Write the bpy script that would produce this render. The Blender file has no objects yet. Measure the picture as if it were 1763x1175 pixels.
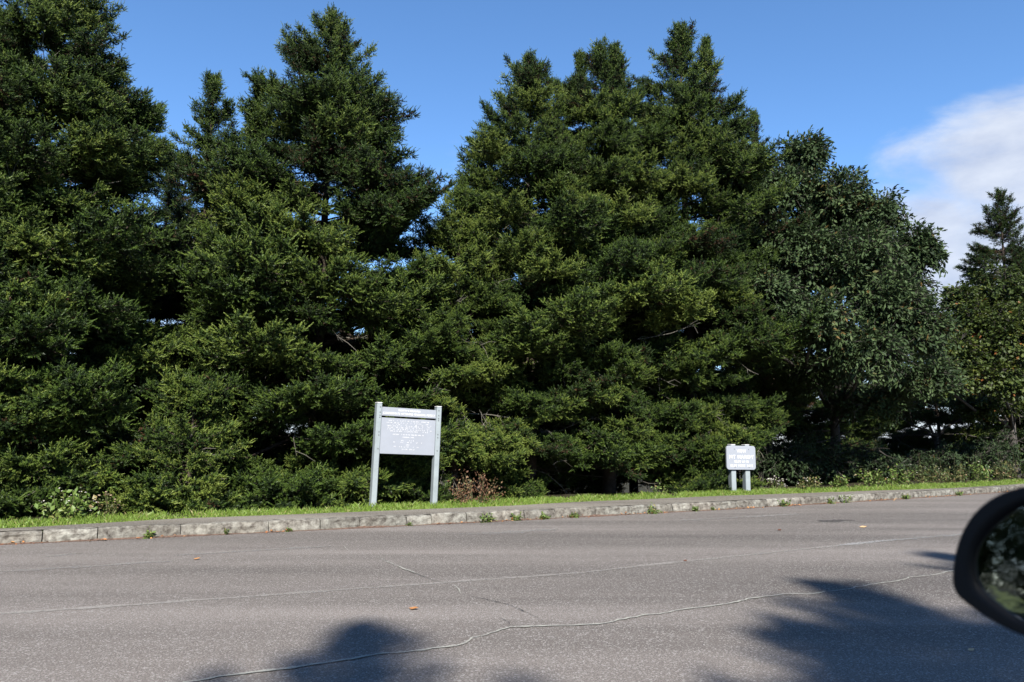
import bpy, math, random
import numpy as np
from mathutils import Vector, Matrix, noise as mnoise

R = math.radians
random.seed(7)
rng = np.random.default_rng(11)
sc = bpy.context.scene
col = sc.collection

# ------------------------------------------------------------------ camera, world, sun
CAM_H = 1.3
PITCH = math.atan(182.5 / 1300.0)
cam = bpy.data.cameras.new('camera')
cam.sensor_width = 36.0
cam.lens = 1300.0 / 1763.0 * 36.0
cam.clip_start = 0.05
cam.clip_end = 20000
cam.dof.use_dof = True
cam.dof.focus_distance = 15.0
cam.dof.aperture_fstop = 5.0
cam_o = bpy.data.objects.new('camera', cam)
cam_o.location = (0, 0, CAM_H)
cam_o.rotation_euler = (R(90) + PITCH, 0, 0)
col.objects.link(cam_o)
sc.camera = cam_o

SUN_EL, SUN_AZ = R(38), R(7)          # azimuth: right of straight behind the viewer
SUN_DIR = Vector((math.sin(SUN_AZ) * math.cos(SUN_EL), -math.cos(SUN_AZ) * math.cos(SUN_EL), math.sin(SUN_EL)))

sun = bpy.data.lights.new('sun', 'SUN')
sun.energy = 5.0
sun.angle = R(0.53)
sun.color = (1.0, 0.955, 0.88)
sun_o = bpy.data.objects.new('sun', sun)
sun_o.rotation_euler = SUN_DIR.to_track_quat('Z', 'Y').to_euler()
sun_o.location = (20, -20, 30)
col.objects.link(sun_o)

world = bpy.data.worlds.new('World')
sc.world = world
world.use_nodes = True
wn = world.node_tree
wn.nodes.clear()


def N(t, typ, **kw):
    n = t.nodes.new(typ)
    for k, v in kw.items():
        if k == 'ins':
            for i, val in v.items():
                n.inputs[i].default_value = val
        else:
            setattr(n, k, v)
    return n


def L(t, a, ao, b, bi):
    t.links.new(a.outputs[ao], b.inputs[bi])


sky = N(wn, 'ShaderNodeTexSky', sky_type='NISHITA', sun_disc=False, sun_elevation=SUN_EL)
# the sky's sun stands at +Y for rotation 0 and turns clockwise seen from above
sky.sun_rotation = math.atan2(SUN_DIR.x, SUN_DIR.y)
sky.altitude = 1650
sky.air_density = 1.0
sky.dust_density = 0.25
sky.ozone_density = 3.0
tc = N(wn, 'ShaderNodeTexCoord')
nrm = N(wn, 'ShaderNodeVectorMath', operation='NORMALIZE')
L(wn, tc, 'Generated', nrm, 0)
sep = N(wn, 'ShaderNodeSeparateXYZ')
L(wn, nrm, 0, sep, 0)
mp = N(wn, 'ShaderNodeMapping', ins={'Scale': (1.0, 1.0, 2.1), 'Location': (6.0563, -0.42564, 2.50323)})
L(wn, nrm, 0, mp, 0)
cn = N(wn, 'ShaderNodeTexNoise', ins={'Scale': 4.6, 'Detail': 10.0, 'Roughness': 0.58, 'Distortion': 0.35})
L(wn, mp, 0, cn, 'Vector')
# a bank of cumulus standing to the right, and more of it low round the whole horizon
CLOUD_DIR = Vector((0.575, 0.79, 0.20)).normalized()
dist = N(wn, 'ShaderNodeVectorMath', operation='DISTANCE', ins={1: CLOUD_DIR})
L(wn, nrm, 0, dist, 0)
bank = N(wn, 'ShaderNodeMapRange', interpolation_type='SMOOTHSTEP', ins={'From Min': 0.08, 'From Max': 0.28, 'To Min': 0.52, 'To Max': 0.0})
L(wn, dist, 'Value', bank, 'Value')
low = N(wn, 'ShaderNodeMapRange', interpolation_type='SMOOTHSTEP', ins={'From Min': -0.02, 'From Max': 0.25, 'To Min': 0.48, 'To Max': 0.0})
L(wn, sep, 'Z', low, 'Value')
mx = N(wn, 'ShaderNodeMath', operation='MAXIMUM')
L(wn, bank, 0, mx, 0)
L(wn, low, 0, mx, 1)
ad = N(wn, 'ShaderNodeMath', operation='ADD')
L(wn, cn, 'Fac', ad, 0)
L(wn, mx, 0, ad, 1)
cm = N(wn, 'ShaderNodeMapRange', interpolation_type='SMOOTHSTEP', ins={'From Min': 0.66, 'From Max': 1.0, 'To Min': 0.0, 'To Max': 0.92})
L(wn, ad, 0, cm, 'Value')
cn2 = N(wn, 'ShaderNodeTexNoise', ins={'Scale': 7.0, 'Detail': 6.0, 'Roughness': 0.55})
L(wn, mp, 0, cn2, 'Vector')
ccol = N(wn, 'ShaderNodeMix', data_type='RGBA', ins={'A': (2.7, 3.05, 3.9, 1), 'B': (4.3, 4.55, 5.0, 1)})
cfac = N(wn, 'ShaderNodeMapRange', ins={'From Min': 0.35, 'From Max': 0.62})
L(wn, cn2, 'Fac', cfac, 'Value')
L(wn, cfac, 0, ccol, 'Factor')
cmix = N(wn, 'ShaderNodeMix', data_type='RGBA')
L(wn, ccol, 'Result', cmix, 'B')
CLOUD_MIX = cmix
hsv = N(wn, 'ShaderNodeHueSaturation', ins={'Hue': 0.5, 'Saturation': 1.13, 'Value': 1.22})
L(wn, sky, 0, hsv, 'Color')
L(wn, cm, 0, cmix, 'Factor')
L(wn, hsv, 0, cmix, 'A')
bg = N(wn, 'ShaderNodeBackground', ins={'Strength': 0.08})
L(wn, cmix, 'Result', bg, 'Color')
wo = N(wn, 'ShaderNodeOutputWorld')
L(wn, bg, 0, wo, 0)

vs = sc.view_settings
vs.view_transform = 'Standard'
vs.look = 'None'
vs.gamma = 1.0
vs.use_curve_mapping = False
vs.exposure = 1.355

# ------------------------------------------------------------------ helpers
CP, SP = math.cos(PITCH), math.sin(PITCH)


def ray(px, py):
    u, v = (px - 881.5) / 1300.0, (587.5 - py) / 1300.0
    return Vector((u, CP - v * SP, SP + v * CP))


def at(px, py, Y):
    """point seen at a photo position, standing Y metres ahead"""
    r = ray(px, py)
    return Vector((0, 0, CAM_H)) + r * (Y / r.y)


def gp(px, py, z=0.0):
    """point of the level z seen at a photo position"""
    r = ray(px, py)
    return Vector((0, 0, CAM_H)) + r * ((z - CAM_H) / r.z)


def new_mat(name):
    m = bpy.data.materials.new(name)
    m.use_nodes = True
    t = m.node_tree
    b = t.nodes['Principled BSDF']
    return m, t, b


K = 0.535          # all surface colours below are written for a brighter film; this brings them to real-world albedo


def ramp(t, stops, k=1.0):
    n = t.nodes.new('ShaderNodeValToRGB')
    e = n.color_ramp.elements
    while len(e) < len(stops):
        e.new(0.5)
    for i, (p, c) in enumerate(stops):
        e[i].position = p
        e[i].color = (c[0] * k, c[1] * k, c[2] * k, 1)
    return n


def simple_mat(name, c, rough=0.6, var=0.15, scale=6.0, spec=0.4, bump=0.0, bscale=60.0):
    m, t, b = new_mat(name)
    tc = N(t, 'ShaderNodeTexCoord')
    n = N(t, 'ShaderNodeTexNoise', ins={'Scale': scale, 'Detail': 6.0, 'Roughness': 0.65})
    L(t, tc, 'Object', n, 'Vector')
    r = ramp(t, [(0.3, [x * (1 - var) for x in c]), (0.7, [min(1, x * (1 + var)) for x in c])], K)
    L(t, n, 'Fac', r, 0)
    L(t, r, 0, b, 'Base Color')
    b.inputs['Roughness'].default_value = rough
    b.inputs['Specular IOR Level'].default_value = spec
    if bump:
        n2 = N(t, 'ShaderNodeTexNoise', ins={'Scale': bscale, 'Detail': 4.0})
        L(t, tc, 'Object', n2, 'Vector')
        bp = N(t, 'ShaderNodeBump', ins={'Strength': bump, 'Distance': 0.01})
        L(t, n2, 'Fac', bp, 'Height')
        L(t, bp, 0, b, 'Normal')
    return m


def tint_mat(name, stops, rough=0.5, spec=0.3, trans=0.0, scattered=False):
    """leaf colours picked per shoot or leaf from the mesh's tint attribute"""
    m, t, b = new_mat(name)
    a = N(t, 'ShaderNodeAttribute', attribute_name='tint')
    r = ramp(t, stops, K)
    if scattered:
        a2 = N(t, 'ShaderNodeAttribute', attribute_name='btint', attribute_type='INSTANCER')
        ma = N(t, 'ShaderNodeMath', operation='ADD')
        L(t, a, 'Fac', ma, 0)
        L(t, a2, 'Fac', ma, 1)
        mb_ = N(t, 'ShaderNodeMath', operation='SUBTRACT', use_clamp=True, ins={1: 0.5})
        L(t, ma, 0, mb_, 0)
        L(t, mb_, 0, r, 0)
    else:
        L(t, a, 'Fac', r, 0)
    L(t, r, 0, b, 'Base Color')
    b.inputs['Roughness'].default_value = rough
    b.inputs['Specular IOR Level'].default_value = spec
    if trans:
        tr = N(t, 'ShaderNodeBsdfTranslucent')
        L(t, r, 0, tr, 'Color')
        mxs = N(t, 'ShaderNodeMixShader', ins={0: trans})
        L(t, b, 0, mxs, 1)
        L(t, tr, 0, mxs, 2)
        L(t, mxs, 0, t.nodes['Material Output'], 'Surface')
    return m


def mesh_np(name, V, F, mat, tint=None, smooth=False):
    """mesh from numpy arrays; F is (n,3) or (n,4)"""
    me = bpy.data.meshes.new(name)
    V = np.asarray(V, np.float32)
    F = np.asarray(F, np.int32)
    k = F.shape[1]
    me.vertices.add(len(V))
    me.vertices.foreach_set('co', V.ravel())
    me.loops.add(F.size)
    me.loops.foreach_set('vertex_index', F.ravel())
    me.polygons.add(len(F))
    me.polygons.foreach_set('loop_start', np.arange(0, F.size, k, dtype=np.int32))
    me.polygons.foreach_set('loop_total', np.full(len(F), k, np.int32))
    me.polygons.foreach_set('use_smooth', np.full(len(F), smooth, bool))
    if tint is not None:
        at_ = me.attributes.new('tint', 'FLOAT', 'POINT')
        at_.data.foreach_set('value', np.asarray(tint, np.float32))
    if mat:
        me.materials.append(mat)
    me.update(calc_edges=True)
    return me


def obj(name, me, parent=None, loc=(0, 0, 0)):
    o = bpy.data.objects.new(name, me)
    o.location = loc
    col.objects.link(o)
    if parent:
        o.parent = parent
    return o


def tag(o, label=None, cat=None, group=None, kind=None):
    for k, v in (('label', label), ('category', cat), ('group', group), ('kind', kind)):
        if v:
            o[k] = v
    return o


def thing(name, label, cat, loc=(0, 0, 0), rot=(0, 0, 0), group=None):
    o = obj(name, None, None, loc)
    o.rotation_euler = rot
    return tag(o, label, cat, group)


class MB:
    """collects polygons of any size into one mesh"""

    def __init__(self):
        self.v, self.f = [], []

    def add(self, vs_, fs):
        n = len(self.v)
        self.v += [tuple(p) for p in vs_]
        self.f += [tuple(i + n for i in f) for f in fs]

    def box(self, x0, x1, y0, y1, z0, z1, bev=0.0, M=None):
        if bev <= 0:
            vs_ = [(x, y, z) for z in (z0, z1) for y in (y0, y1) for x in (x0, x1)]
            fs = [(0, 2, 3, 1), (4, 5, 7, 6), (0, 1, 5, 4), (2, 6, 7, 3), (0, 4, 6, 2), (1, 3, 7, 5)]
        else:
            vs_, fs, b = [], [], bev
            rings = [(z0, b), (z0 + b, 0), (z1 - b, 0), (z1, b)]
            for z, i in rings:
                X0, X1, Y0, Y1 = x0 + i, x1 - i, y0 + i, y1 - i
                c = b
                vs_ += [(X0 + c, Y0, z), (X1 - c, Y0, z), (X1, Y0 + c, z), (X1, Y1 - c, z),
                        (X1 - c, Y1, z), (X0 + c, Y1, z), (X0, Y1 - c, z), (X0, Y0 + c, z)]
            for k in range(3):
                for j in range(8):
                    a, b2 = k * 8 + j, k * 8 + (j + 1) % 8
                    fs.append((a, b2, b2 + 8, a + 8))
            fs.append(tuple(range(7, -1, -1)))
            fs.append(tuple(range(24, 32)))
        if M is not None:
            vs_ = [M @ Vector(p) for p in vs_]
        self.add(vs_, fs)

    def tube(self, pts, rad, sides=6):
        vs_, fs = tube_geo(pts, rad, sides)
        self.add(vs_, fs)

    def build(self, name, mat, parent=None, loc=(0, 0, 0), smooth=False):
        me = bpy.data.meshes.new(name)
        me.from_pydata(self.v, [], self.f)
        if mat:
            me.materials.append(mat)
        if smooth:
            me.polygons.foreach_set('use_smooth', [True] * len(me.polygons))
        me.update()
        return obj(name, me, parent, loc)


def tube_geo(pts, rad, sides):
    pts = [Vector(p) for p in pts]
    vs_, fs = [], []
    for i, p in enumerate(pts):
        d = (pts[min(i + 1, len(pts) - 1)] - pts[max(i - 1, 0)])
        d = d.normalized() if d.length > 1e-9 else Vector((0, 0, 1))
        a = d.orthogonal().normalized() if abs(d.z) < 0.98 else Vector((1, 0, 0))
        if abs(d.z) < 0.98:
            a = Vector((0, 0, 1)).cross(d).normalized()
        b = d.cross(a).normalized()
        for k in range(sides):
            th = 2 * math.pi * k / sides
            vs_.append(p + (a * math.cos(th) + b * math.sin(th)) * rad[i])
    for i in range(len(pts) - 1):
        for k in range(sides):
            a0, b0 = i * sides + k, i * sides + (k + 1) % sides
            fs.append((a0, b0, b0 + sides, a0 + sides))
    fs.append(tuple(range(sides - 1, -1, -1)))
    n = (len(pts) - 1) * sides
    fs.append(tuple(range(n, n + sides)))
    return vs_, fs


# ------------------------------------------------------------------ materials of the setting
def asphalt_mat(name, base, warm, speck=1.0, patch=1.0, scale=1.0):
    m, t, b = new_mat(name)
    tc = N(t, 'ShaderNodeTexCoord')
    big = N(t, 'ShaderNodeTexNoise', ins={'Scale': 0.45, 'Detail': 5.0, 'Roughness': 0.6})
    mpg = N(t, 'ShaderNodeMapping', ins={'Rotation': (0, 0, -R(28.6)), 'Scale': (0.13, 1.25, 1)})
    L(t, tc, 'Object', mpg, 0)
    L(t, mpg, 0, big, 'Vector')
    fine = N(t, 'ShaderNodeTexNoise', ins={'Scale': 92.0 * scale, 'Detail': 3.0, 'Roughness': 0.8})
    L(t, tc, 'Object', fine, 'Vector')
    vor = N(t, 'ShaderNodeTexVoronoi', ins={'Scale': 105.0 * scale, 'Randomness': 1.0})
    L(t, tc, 'Object', vor, 'Vector')
    r1 = ramp(t, [(0.32, [x * (1 - 0.2 * patch) for x in base]), (0.5, base), (0.7, [x * (1 + 0.2 * patch) for x in warm])], K)
    L(t, big, 'Fac', r1, 0)
    r2 = ramp(t, [(0.30, (1 - 0.72 * speck,) * 3), (0.5, (1, 1, 1)), (0.68, (1 + 1.0 * speck,) * 3)])
    L(t, fine, 'Fac', r2, 0)
    mul = N(t, 'ShaderNodeMix', data_type='RGBA', blend_type='MULTIPLY', ins={'Factor': 1.0})
    L(t, r1, 0, mul, 'A')
    L(t, r2, 0, mul, 'B')
    # single pale aggregate stones
    sepc = N(t, 'ShaderNodeSeparateColor')
    L(t, vor, 'Color', sepc, 0)
    r3 = N(t, 'ShaderNodeMapRange', ins={'From Min': 0.80, 'From Max': 0.95, 'To Min': 0.0, 'To Max': 0.75 * speck})
    L(t, sepc, 0, r3, 'Value')
    mul2 = N(t, 'ShaderNodeMix', data_type='RGBA', ins={'B': (0.30, 0.285, 0.265, 1)})
    L(t, r3, 0, mul2, 'Factor')
    L(t, mul, 'Result', mul2, 'A')
    L(t, mul2, 'Result', b, 'Base Color')
    b.inputs['Roughness'].default_value = 0.85
    b.inputs['Specular IOR Level'].default_value = 0.25
    bp = N(t, 'ShaderNodeBump', ins={'Strength': 0.55, 'Distance': 0.008})
    L(t, fine, 'Fac', bp, 'Height')
    L(t, bp, 0, b, 'Normal')
    return m


M_road = asphalt_mat('road_asphalt', (0.190, 0.166, 0.149), (0.215, 0.189, 0.171), 1.0, 1.9)
M_path = asphalt_mat('path_asphalt', (0.205, 0.180, 0.148), (0.245, 0.220, 0.180), 0.85, 2.0)


def worn_line_mat(name, c, lo, hi, scale):
    m, t, b = new_mat(name)
    tc = N(t, 'ShaderNodeTexCoord')
    n = N(t, 'ShaderNodeTexNoise', ins={'Scale': scale, 'Detail': 6.0, 'Roughness': 0.7})
    L(t, tc, 'Object', n, 'Vector')
    n2 = N(t, 'ShaderNodeTexNoise', ins={'Scale': 0.5, 'Detail': 2.0})
    L(t, tc, 'Object', n2, 'Vector')
    adn = N(t, 'ShaderNodeMath', operation='ADD')
    L(t, n, 'Fac', adn, 0)
    L(t, n2, 'Fac', adn, 1)
    mr = N(t, 'ShaderNodeMapRange', ins={'From Min': lo, 'From Max': hi})
    L(t, adn, 0, mr, 'Value')
    b.inputs['Base Color'].default_value = (*[x * K for x in c], 1)
    b.inputs['Roughness'].default_value = 0.9
    tr = N(t, 'ShaderNodeBsdfTransparent')
    ms = N(t, 'ShaderNodeMixShader')
    L(t, mr, 0, ms, 0)
    L(t, tr, 0, ms, 1)
    L(t, b, 0, ms, 2)
    L(t, ms, 0, t.nodes['Material Output'], 'Surface')
    return m


M_crack = worn_line_mat('crack_filler', (0.46, 0.45, 0.39), 0.70, 0.95, 30)
M_darkcrack = worn_line_mat('open_crack', (0.03, 0.028, 0.027), 0.85, 1.05, 40)
M_paint = worn_line_mat('worn_paint', (0.40, 0.37, 0.335), 0.60, 1.25, 26)
M_paint2 = worn_line_mat('worn_paint_strong', (0.42, 0.41, 0.39), 0.70, 1.25, 26)
M_scuff = worn_line_mat('scuff', (0.36, 0.335, 0.31), 0.66, 1.3, 14)
M_oil = worn_line_mat('oil_spot', (0.055, 0.052, 0.052), 0.80, 1.45, 8)


def stone_mat():
    m, t, b = new_mat('kerb_granite')
    tc = N(t, 'ShaderNodeTexCoord')
    oi = N(t, 'ShaderNodeObjectInfo')
    geo = N(t, 'ShaderNodeNewGeometry')
    n = N(t, 'ShaderNodeTexNoise', ins={'Scale': 9.0, 'Detail': 10.0, 'Roughness': 0.74})
    L(t, geo, 'Position', n, 'Vector')
    r = ramp(t, [(0.33, (0.050, 0.044, 0.039)), (0.42, (0.150, 0.138, 0.124)), (0.50, (0.245, 0.235, 0.215)), (0.66, (0.42, 0.415, 0.38))], K)
    L(t, n, 'Fac', r, 0)
    n2 = N(t, 'ShaderNodeTexNoise', ins={'Scale': 1.4, 'Detail': 3.0})
    L(t, geo, 'Position', n2, 'Vector')
    r2 = ramp(t, [(0.35, (0.84, 0.79, 0.73)), (0.65, (1.05, 1.05, 1.0))])
    L(t, n2, 'Fac', r2, 0)
    mul = N(t, 'ShaderNodeMix', data_type='RGBA', blend_type='MULTIPLY', ins={'Factor': 1.0})
    L(t, r, 0, mul, 'A')
    L(t, r2, 0, mul, 'B')
    v = N(t, 'ShaderNodeMapRange', ins={'To Min': 0.8, 'To Max': 1.15})
    L(t, oi, 'Random', v, 'Value')
    mul2 = N(t, 'ShaderNodeVectorMath', operation='SCALE')
    L(t, mul, 'Result', mul2, 0)
    L(t, v, 0, mul2, 'Scale')
    L(t, mul2, 0, b, 'Base Color')
    b.inputs['Roughness'].default_value = 0.9
    b.inputs['Specular IOR Level'].default_value = 0.2
    bp = N(t, 'ShaderNodeBump', ins={'Strength': 0.8, 'Distance': 0.02})
    L(t, n, 'Fac', bp, 'Height')
    L(t, bp, 0, b, 'Normal')
    return m


M_stone = stone_mat()
M_grit = simple_mat('gutter_grit', (0.19, 0.125, 0.095), 0.95, 0.5, 22, 0.1, 0.6, 80)


def ground_mat():
    m, t, b = new_mat('ground_soil')
    tc = N(t, 'ShaderNodeTexCoord')
    n = N(t, 'ShaderNodeTexNoise', ins={'Scale': 1.7, 'Detail': 8.0, 'Roughness': 0.7})
    L(t, tc, 'Object', n, 'Vector')
    r = ramp(t, [(0.3, (0.030, 0.024, 0.015)), (0.5, (0.055, 0.045, 0.026)), (0.7, (0.045, 0.065, 0.022))], K)
    L(t, n, 'Fac', r, 0)
    L(t, r, 0, b, 'Base Color')
    b.inputs['Roughness'].default_value = 1.0
    b.inputs['Specular IOR Level'].default_value = 0.1
    return m


M_ground = ground_mat()
M_verge = simple_mat('verge_turf', (0.13, 0.145, 0.04), 0.95, 0.4, 3.0, 0.1, 0.5, 40)
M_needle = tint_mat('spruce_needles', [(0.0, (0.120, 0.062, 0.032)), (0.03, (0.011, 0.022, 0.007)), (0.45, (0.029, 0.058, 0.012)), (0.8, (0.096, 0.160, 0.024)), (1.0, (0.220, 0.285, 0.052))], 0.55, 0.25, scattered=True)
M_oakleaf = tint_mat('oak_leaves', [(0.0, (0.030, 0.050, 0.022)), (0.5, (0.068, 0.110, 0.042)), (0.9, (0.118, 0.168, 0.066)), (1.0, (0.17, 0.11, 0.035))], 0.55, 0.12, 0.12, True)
M_mapleleaf = tint_mat('maple_leaves', [(0.0, (0.034, 0.058, 0.014)), (0.5, (0.068, 0.100, 0.020)), (0.88, (0.12, 0.15, 0.028)), (0.95, (0.20, 0.17, 0.03)), (1.0, (0.27, 0.10, 0.03))], 0.5, 0.2, 0.2, True)
M_brownleaf = tint_mat('brown_leaves', [(0.0, (0.09, 0.038, 0.024)), (0.5, (0.20, 0.10, 0.055)), (0.85, (0.33, 0.20, 0.10)), (1.0, (0.22, 0.24, 0.09))], 0.6, 0.3, 0.15)
M_weedleaf = tint_mat('weed_leaves', [(0.0, (0.08, 0.14, 0.025)), (0.6, (0.17, 0.27, 0.05)), (0.9, (0.26, 0.33, 0.08)), (1.0, (0.36, 0.26, 0.12))], 0.5, 0.35, 0.2)
M_drymix = tint_mat('drying_leaves', [(0.0, (0.05, 0.085, 0.02)), (0.5, (0.10, 0.14, 0.035)), (0.8, (0.22, 0.19, 0.07)), (1.0, (0.34, 0.22, 0.12))], 0.55, 0.3, 0.15)
M_flower = simple_mat('pale_petals', (0.70, 0.66, 0.58), 0.7, 0.1)
M_dryflower = simple_mat('dry_flower_heads', (0.42, 0.30, 0.20), 0.8, 0.3)
M_stem = simple_mat('stem', (0.13, 0.13, 0.05), 0.8, 0.3)
M_grass = tint_mat('grass_blades', [(0.0, (0.14, 0.22, 0.030)), (0.6, (0.23, 0.36, 0.050)), (0.92, (0.33, 0.45, 0.09)), (1.0, (0.48, 0.42, 0.18))], 0.5, 0.3, 0.25)
M_bark = simple_mat('spruce_bark', (0.095, 0.072, 0.056), 0.95, 0.5, 9, 0.15, 0.8, 30)
M_twig = simple_mat('lichen_twigs', (0.20, 0.185, 0.155), 0.95, 0.35, 3, 0.1)
M_greybark = simple_mat('grey_bark', (0.10, 0.09, 0.08), 0.95, 0.4, 5, 0.15, 0.6, 25)
M_sign = simple_mat('sign_grey_paint', (0.385, 0.412, 0.465), 0.55, 0.06, 3.0, 0.4)
M_post = simple_mat('post_paint', (0.36, 0.41, 0.43), 0.65, 0.12, 4.0, 0.35, 0.15, 70)
M_white = simple_mat('white_letters', (1.2, 1.2, 1.17), 0.5, 0.06, 20.0)
M_faded = simple_mat('faded_letters', (0.78, 0.78, 0.79), 0.6, 0.12, 30.0)
M_bolt = simple_mat('bolt_steel', (0.16, 0.17, 0.18), 0.5, 0.2, 20.0)
M_black = simple_mat('mirror_plastic', (0.010, 0.010, 0.0105), 0.5, 0.1, 20, 0.18)
M_car = simple_mat('car_paint', (0.02, 0.022, 0.026), 0.25, 0.05, 5, 0.5)
M_glass, _t, _b = new_mat('mirror_glass')
_b.inputs['Metallic'].default_value = 1.0
_b.inputs['Base Color'].default_value = (0.40, 0.45, 0.46, 1)
_b.inputs['Roughness'].default_value = 0.02
_n = N(_t, 'ShaderNodeTexNoise', ins={'Scale': 5.0})
_bp = N(_t, 'ShaderNodeBump', ins={'Strength': 0.02, 'Distance': 0.01})
L(_t, _n, 'Fac', _bp, 'Height')
L(_t, _bp, 0, _b, 'Normal')

# ------------------------------------------------------------------ kerb line (plan)
KPX = [(0, 938), (300, 924), (600, 911.5), (1000, 891.5), (1160, 882.5), (1400, 867.5), (1640, 854.5)]
kp = [gp(*p) for p in KPX]
kp = [Vector((p.x, p.y)) for p in kp]
d0 = (kp[2] - kp[0]).normalized()
d1 = (kp[-1] - kp[-3]).normalized()
DIR = (kp[-1] - kp[0]).normalized()                    # along the kerb, to the right
NRM = Vector((-DIR.y, DIR.x))                           # away from the road
# smooth the kerb into a gentle curve: quadratic fit of the sideways offset
ts = np.array([(p - kp[0]).dot(DIR) for p in kp])
ss = np.array([(p - kp[0]).dot(NRM) for p in kp])
KFIT = np.polyfit(ts, ss, 2)
T_LAST = ts[-1]


def koff(t):
    tt = min(max(t, -4.0), T_LAST + 3.0)
    s = KFIT[0] * tt * tt + KFIT[1] * tt + KFIT[2]
    slope = 2 * KFIT[0] * tt + KFIT[1]
    return s + slope * (t - tt)


def kpt(t, s=0.0, z=0.0):
    """point t metres along the kerb from the left picture edge, s metres behind its face"""
    q = kp[0] + DIR * t + NRM * (koff(t) + s)
    return Vector((q.x, q.y, z))


def kts(p):
    q = Vector((p[0], p[1])) - kp[0]
    t = q.dot(DIR)
    return t, q.dot(NRM) - koff(t)


def rise(t, s):
    """height of the ground behind the walk"""
    z = 0.145 + 0.008 * math.sin(t * 0.9)
    if s > 4.0:
        z -= 0.16 * (s - 4.0)
    if s > 9.0:
        z -= 0.30 * (s - 9.0)
    if s > 300:
        z += 0.46 * (s - 300)
    if s > 320:
        z -= 0.40 * (s - 320) * 0.9
    return max(z, -150.0)


# walk's back edge, metres behind the kerb face at each t, as the photo shows it
WPX = [(-400, 925), (50, 907.8), (300, 893), (700, 878), (880, 870.5), (1000, 864), (1250, 853.5), (1500, 845), (1640, 840.5)]
_w = [kts(gp(*p, 0.165)) for p in WPX]
WT, WS = [a for a, b in _w], [max(b, 0.35) for a, b in _w]


def wback(t):
    return float(np.interp(t, WT, WS))


# ------------------------------------------------------------------ ground, road, walk
def ground():
    tl = [-4000, -1500, -600, -250, -120] + [-60 + 3 * i for i in range(50)] + [120, 250, 600, 1500, 4000]
    sl = [-4000, -1000, -300, -100, -40, -24, -22.2]
    V, F = [], []
    sl2 = [0.12, 0.6, 1.2, 2, 3, 4, 5, 6.5, 9, 12, 16, 24, 40, 80, 160, 320, 700, 1600, 4200]
    prof = [(s, 0) for s in sl] + [(-22.0, 1), (0.115, 1)] + [(s, 2) for s in sl2]
    for t in tl:
        for s, k in prof:
            if k == 0:
                z = 0.05 if s > -60 else 0.05
                if s < -26:
                    z += 0.04 * min(-26 - s, 60)
            elif k == 1:
                z = -0.08
            else:
                z = rise(t, s)
                if s > 2.7:
                    z += 0.10 * mnoise.noise((t * 0.35, s * 0.35, 0))
            V.append(kpt(t, s, z))
    n = len(prof)
    for i in range(len(tl) - 1):
        for j in range(n - 1):
            a = i * n + j
            F.append((a, a + n, a + n + 1, a + 1))
    return mesh_np('ground', V, F, M_ground)


tag(obj('ground', ground()), kind='structure')

# the wide pull-off: one sheet from the kerb to beyond the car
tl = [-120, -60, -30] + [-15 + 1.5 * i for i in range(50)] + [70, 90, 130, 200]
V, F = [], []
for t in tl:
    for s in (-21.9, -14, -7, 0.05):
        V.append(kpt(t, s, 0.0))
for i in range(len(tl) - 1):
    for j in range(3):
        a = i * 4 + j
        F.append((a, a + 4, a + 5, a + 1))
tag(obj('road', mesh_np('road', V, F, M_road)), kind='structure')

V, F = [], []
for t in tl:
    for s in (-60, -40, -28, -21.92):
        V.append(kpt(t, s, 0.09 + (0.6 if s < -50 else 0.25 if s < -35 else 0)))
for i in range(len(tl) - 1):
    for j in range(3):
        a = i * 4 + j
        F.append((a, a + 4, a + 5, a + 1))
tag(obj('verge', mesh_np('verge', V, F, M_verge)), kind='structure')

# the grassy end of the pull-off, far behind the car
V, F = [], []
for t in (-120, -80, -60, -41):
    for s in (-21.95, -12, 0.02):
        V.append(kpt(t - (0 if s < -5 else 3), s, 0.11))
for i in range(3):
    for j in range(2):
        a = i * 3 + j
        F.append((a, a + 3, a + 4, a + 1))
tag(obj('verge', mesh_np('verge', V, F, M_verge)), kind='structure')

tl = [-60, -30, -15] + [-8 + 0.4 * i for i in range(110)] + [45, 60, 100]
V, F = [], []
for t in tl:
    w = wback(t) + 0.05 * mnoise.noise((t * 1.3, 3, 0)) + 0.03 * mnoise.noise((t * 4, 7, 0))
    zz = 0.163 + 0.004 * mnoise.noise((t * 0.7, 0, 5))
    V += [kpt(t, 0.17, zz), kpt(t, 0.17 + 0.5 * (w - 0.17), zz + 0.004), kpt(t, w, zz), kpt(t, w + 0.02, 0.11)]
for i in range(len(tl) - 1):
    for j in range(3):
        a = i * 4 + j
        F.append((a, a + 4, a + 5, a + 1))
tag(obj('path', mesh_np('path', V, F, M_path)), kind='structure')

# ------------------------------------------------------------------ kerb stones, one by one
kerb = tag(obj('kerb', None), kind='structure')
JPX = [(72, 935), (167, 930), (310, 923.5), (462, 917), (553, 913.5), (622, 910.5), (703, 906.5), (747, 904.5), (808, 901.5), (850, 899), (905, 896), (960, 893.5), (1031, 890), (1092, 886.5), (1160, 882.5), (1230, 878), (1268, 876), (1318, 873), (1381, 869), (1440, 866), (1505, 862), (1570, 858), (1640, 854.5)]
J = [kts(gp(*p))[0] for p in JPX]
t = J[0]
pre = []
while t > -14:
    t -= random.uniform(0.8, 1.3)
    pre.append(t)
t = J[-1]
post = []
while t < 60:
    t += random.uniform(0.9, 1.6)
    post.append(t)
J = pre[::-1] + J + post


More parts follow.
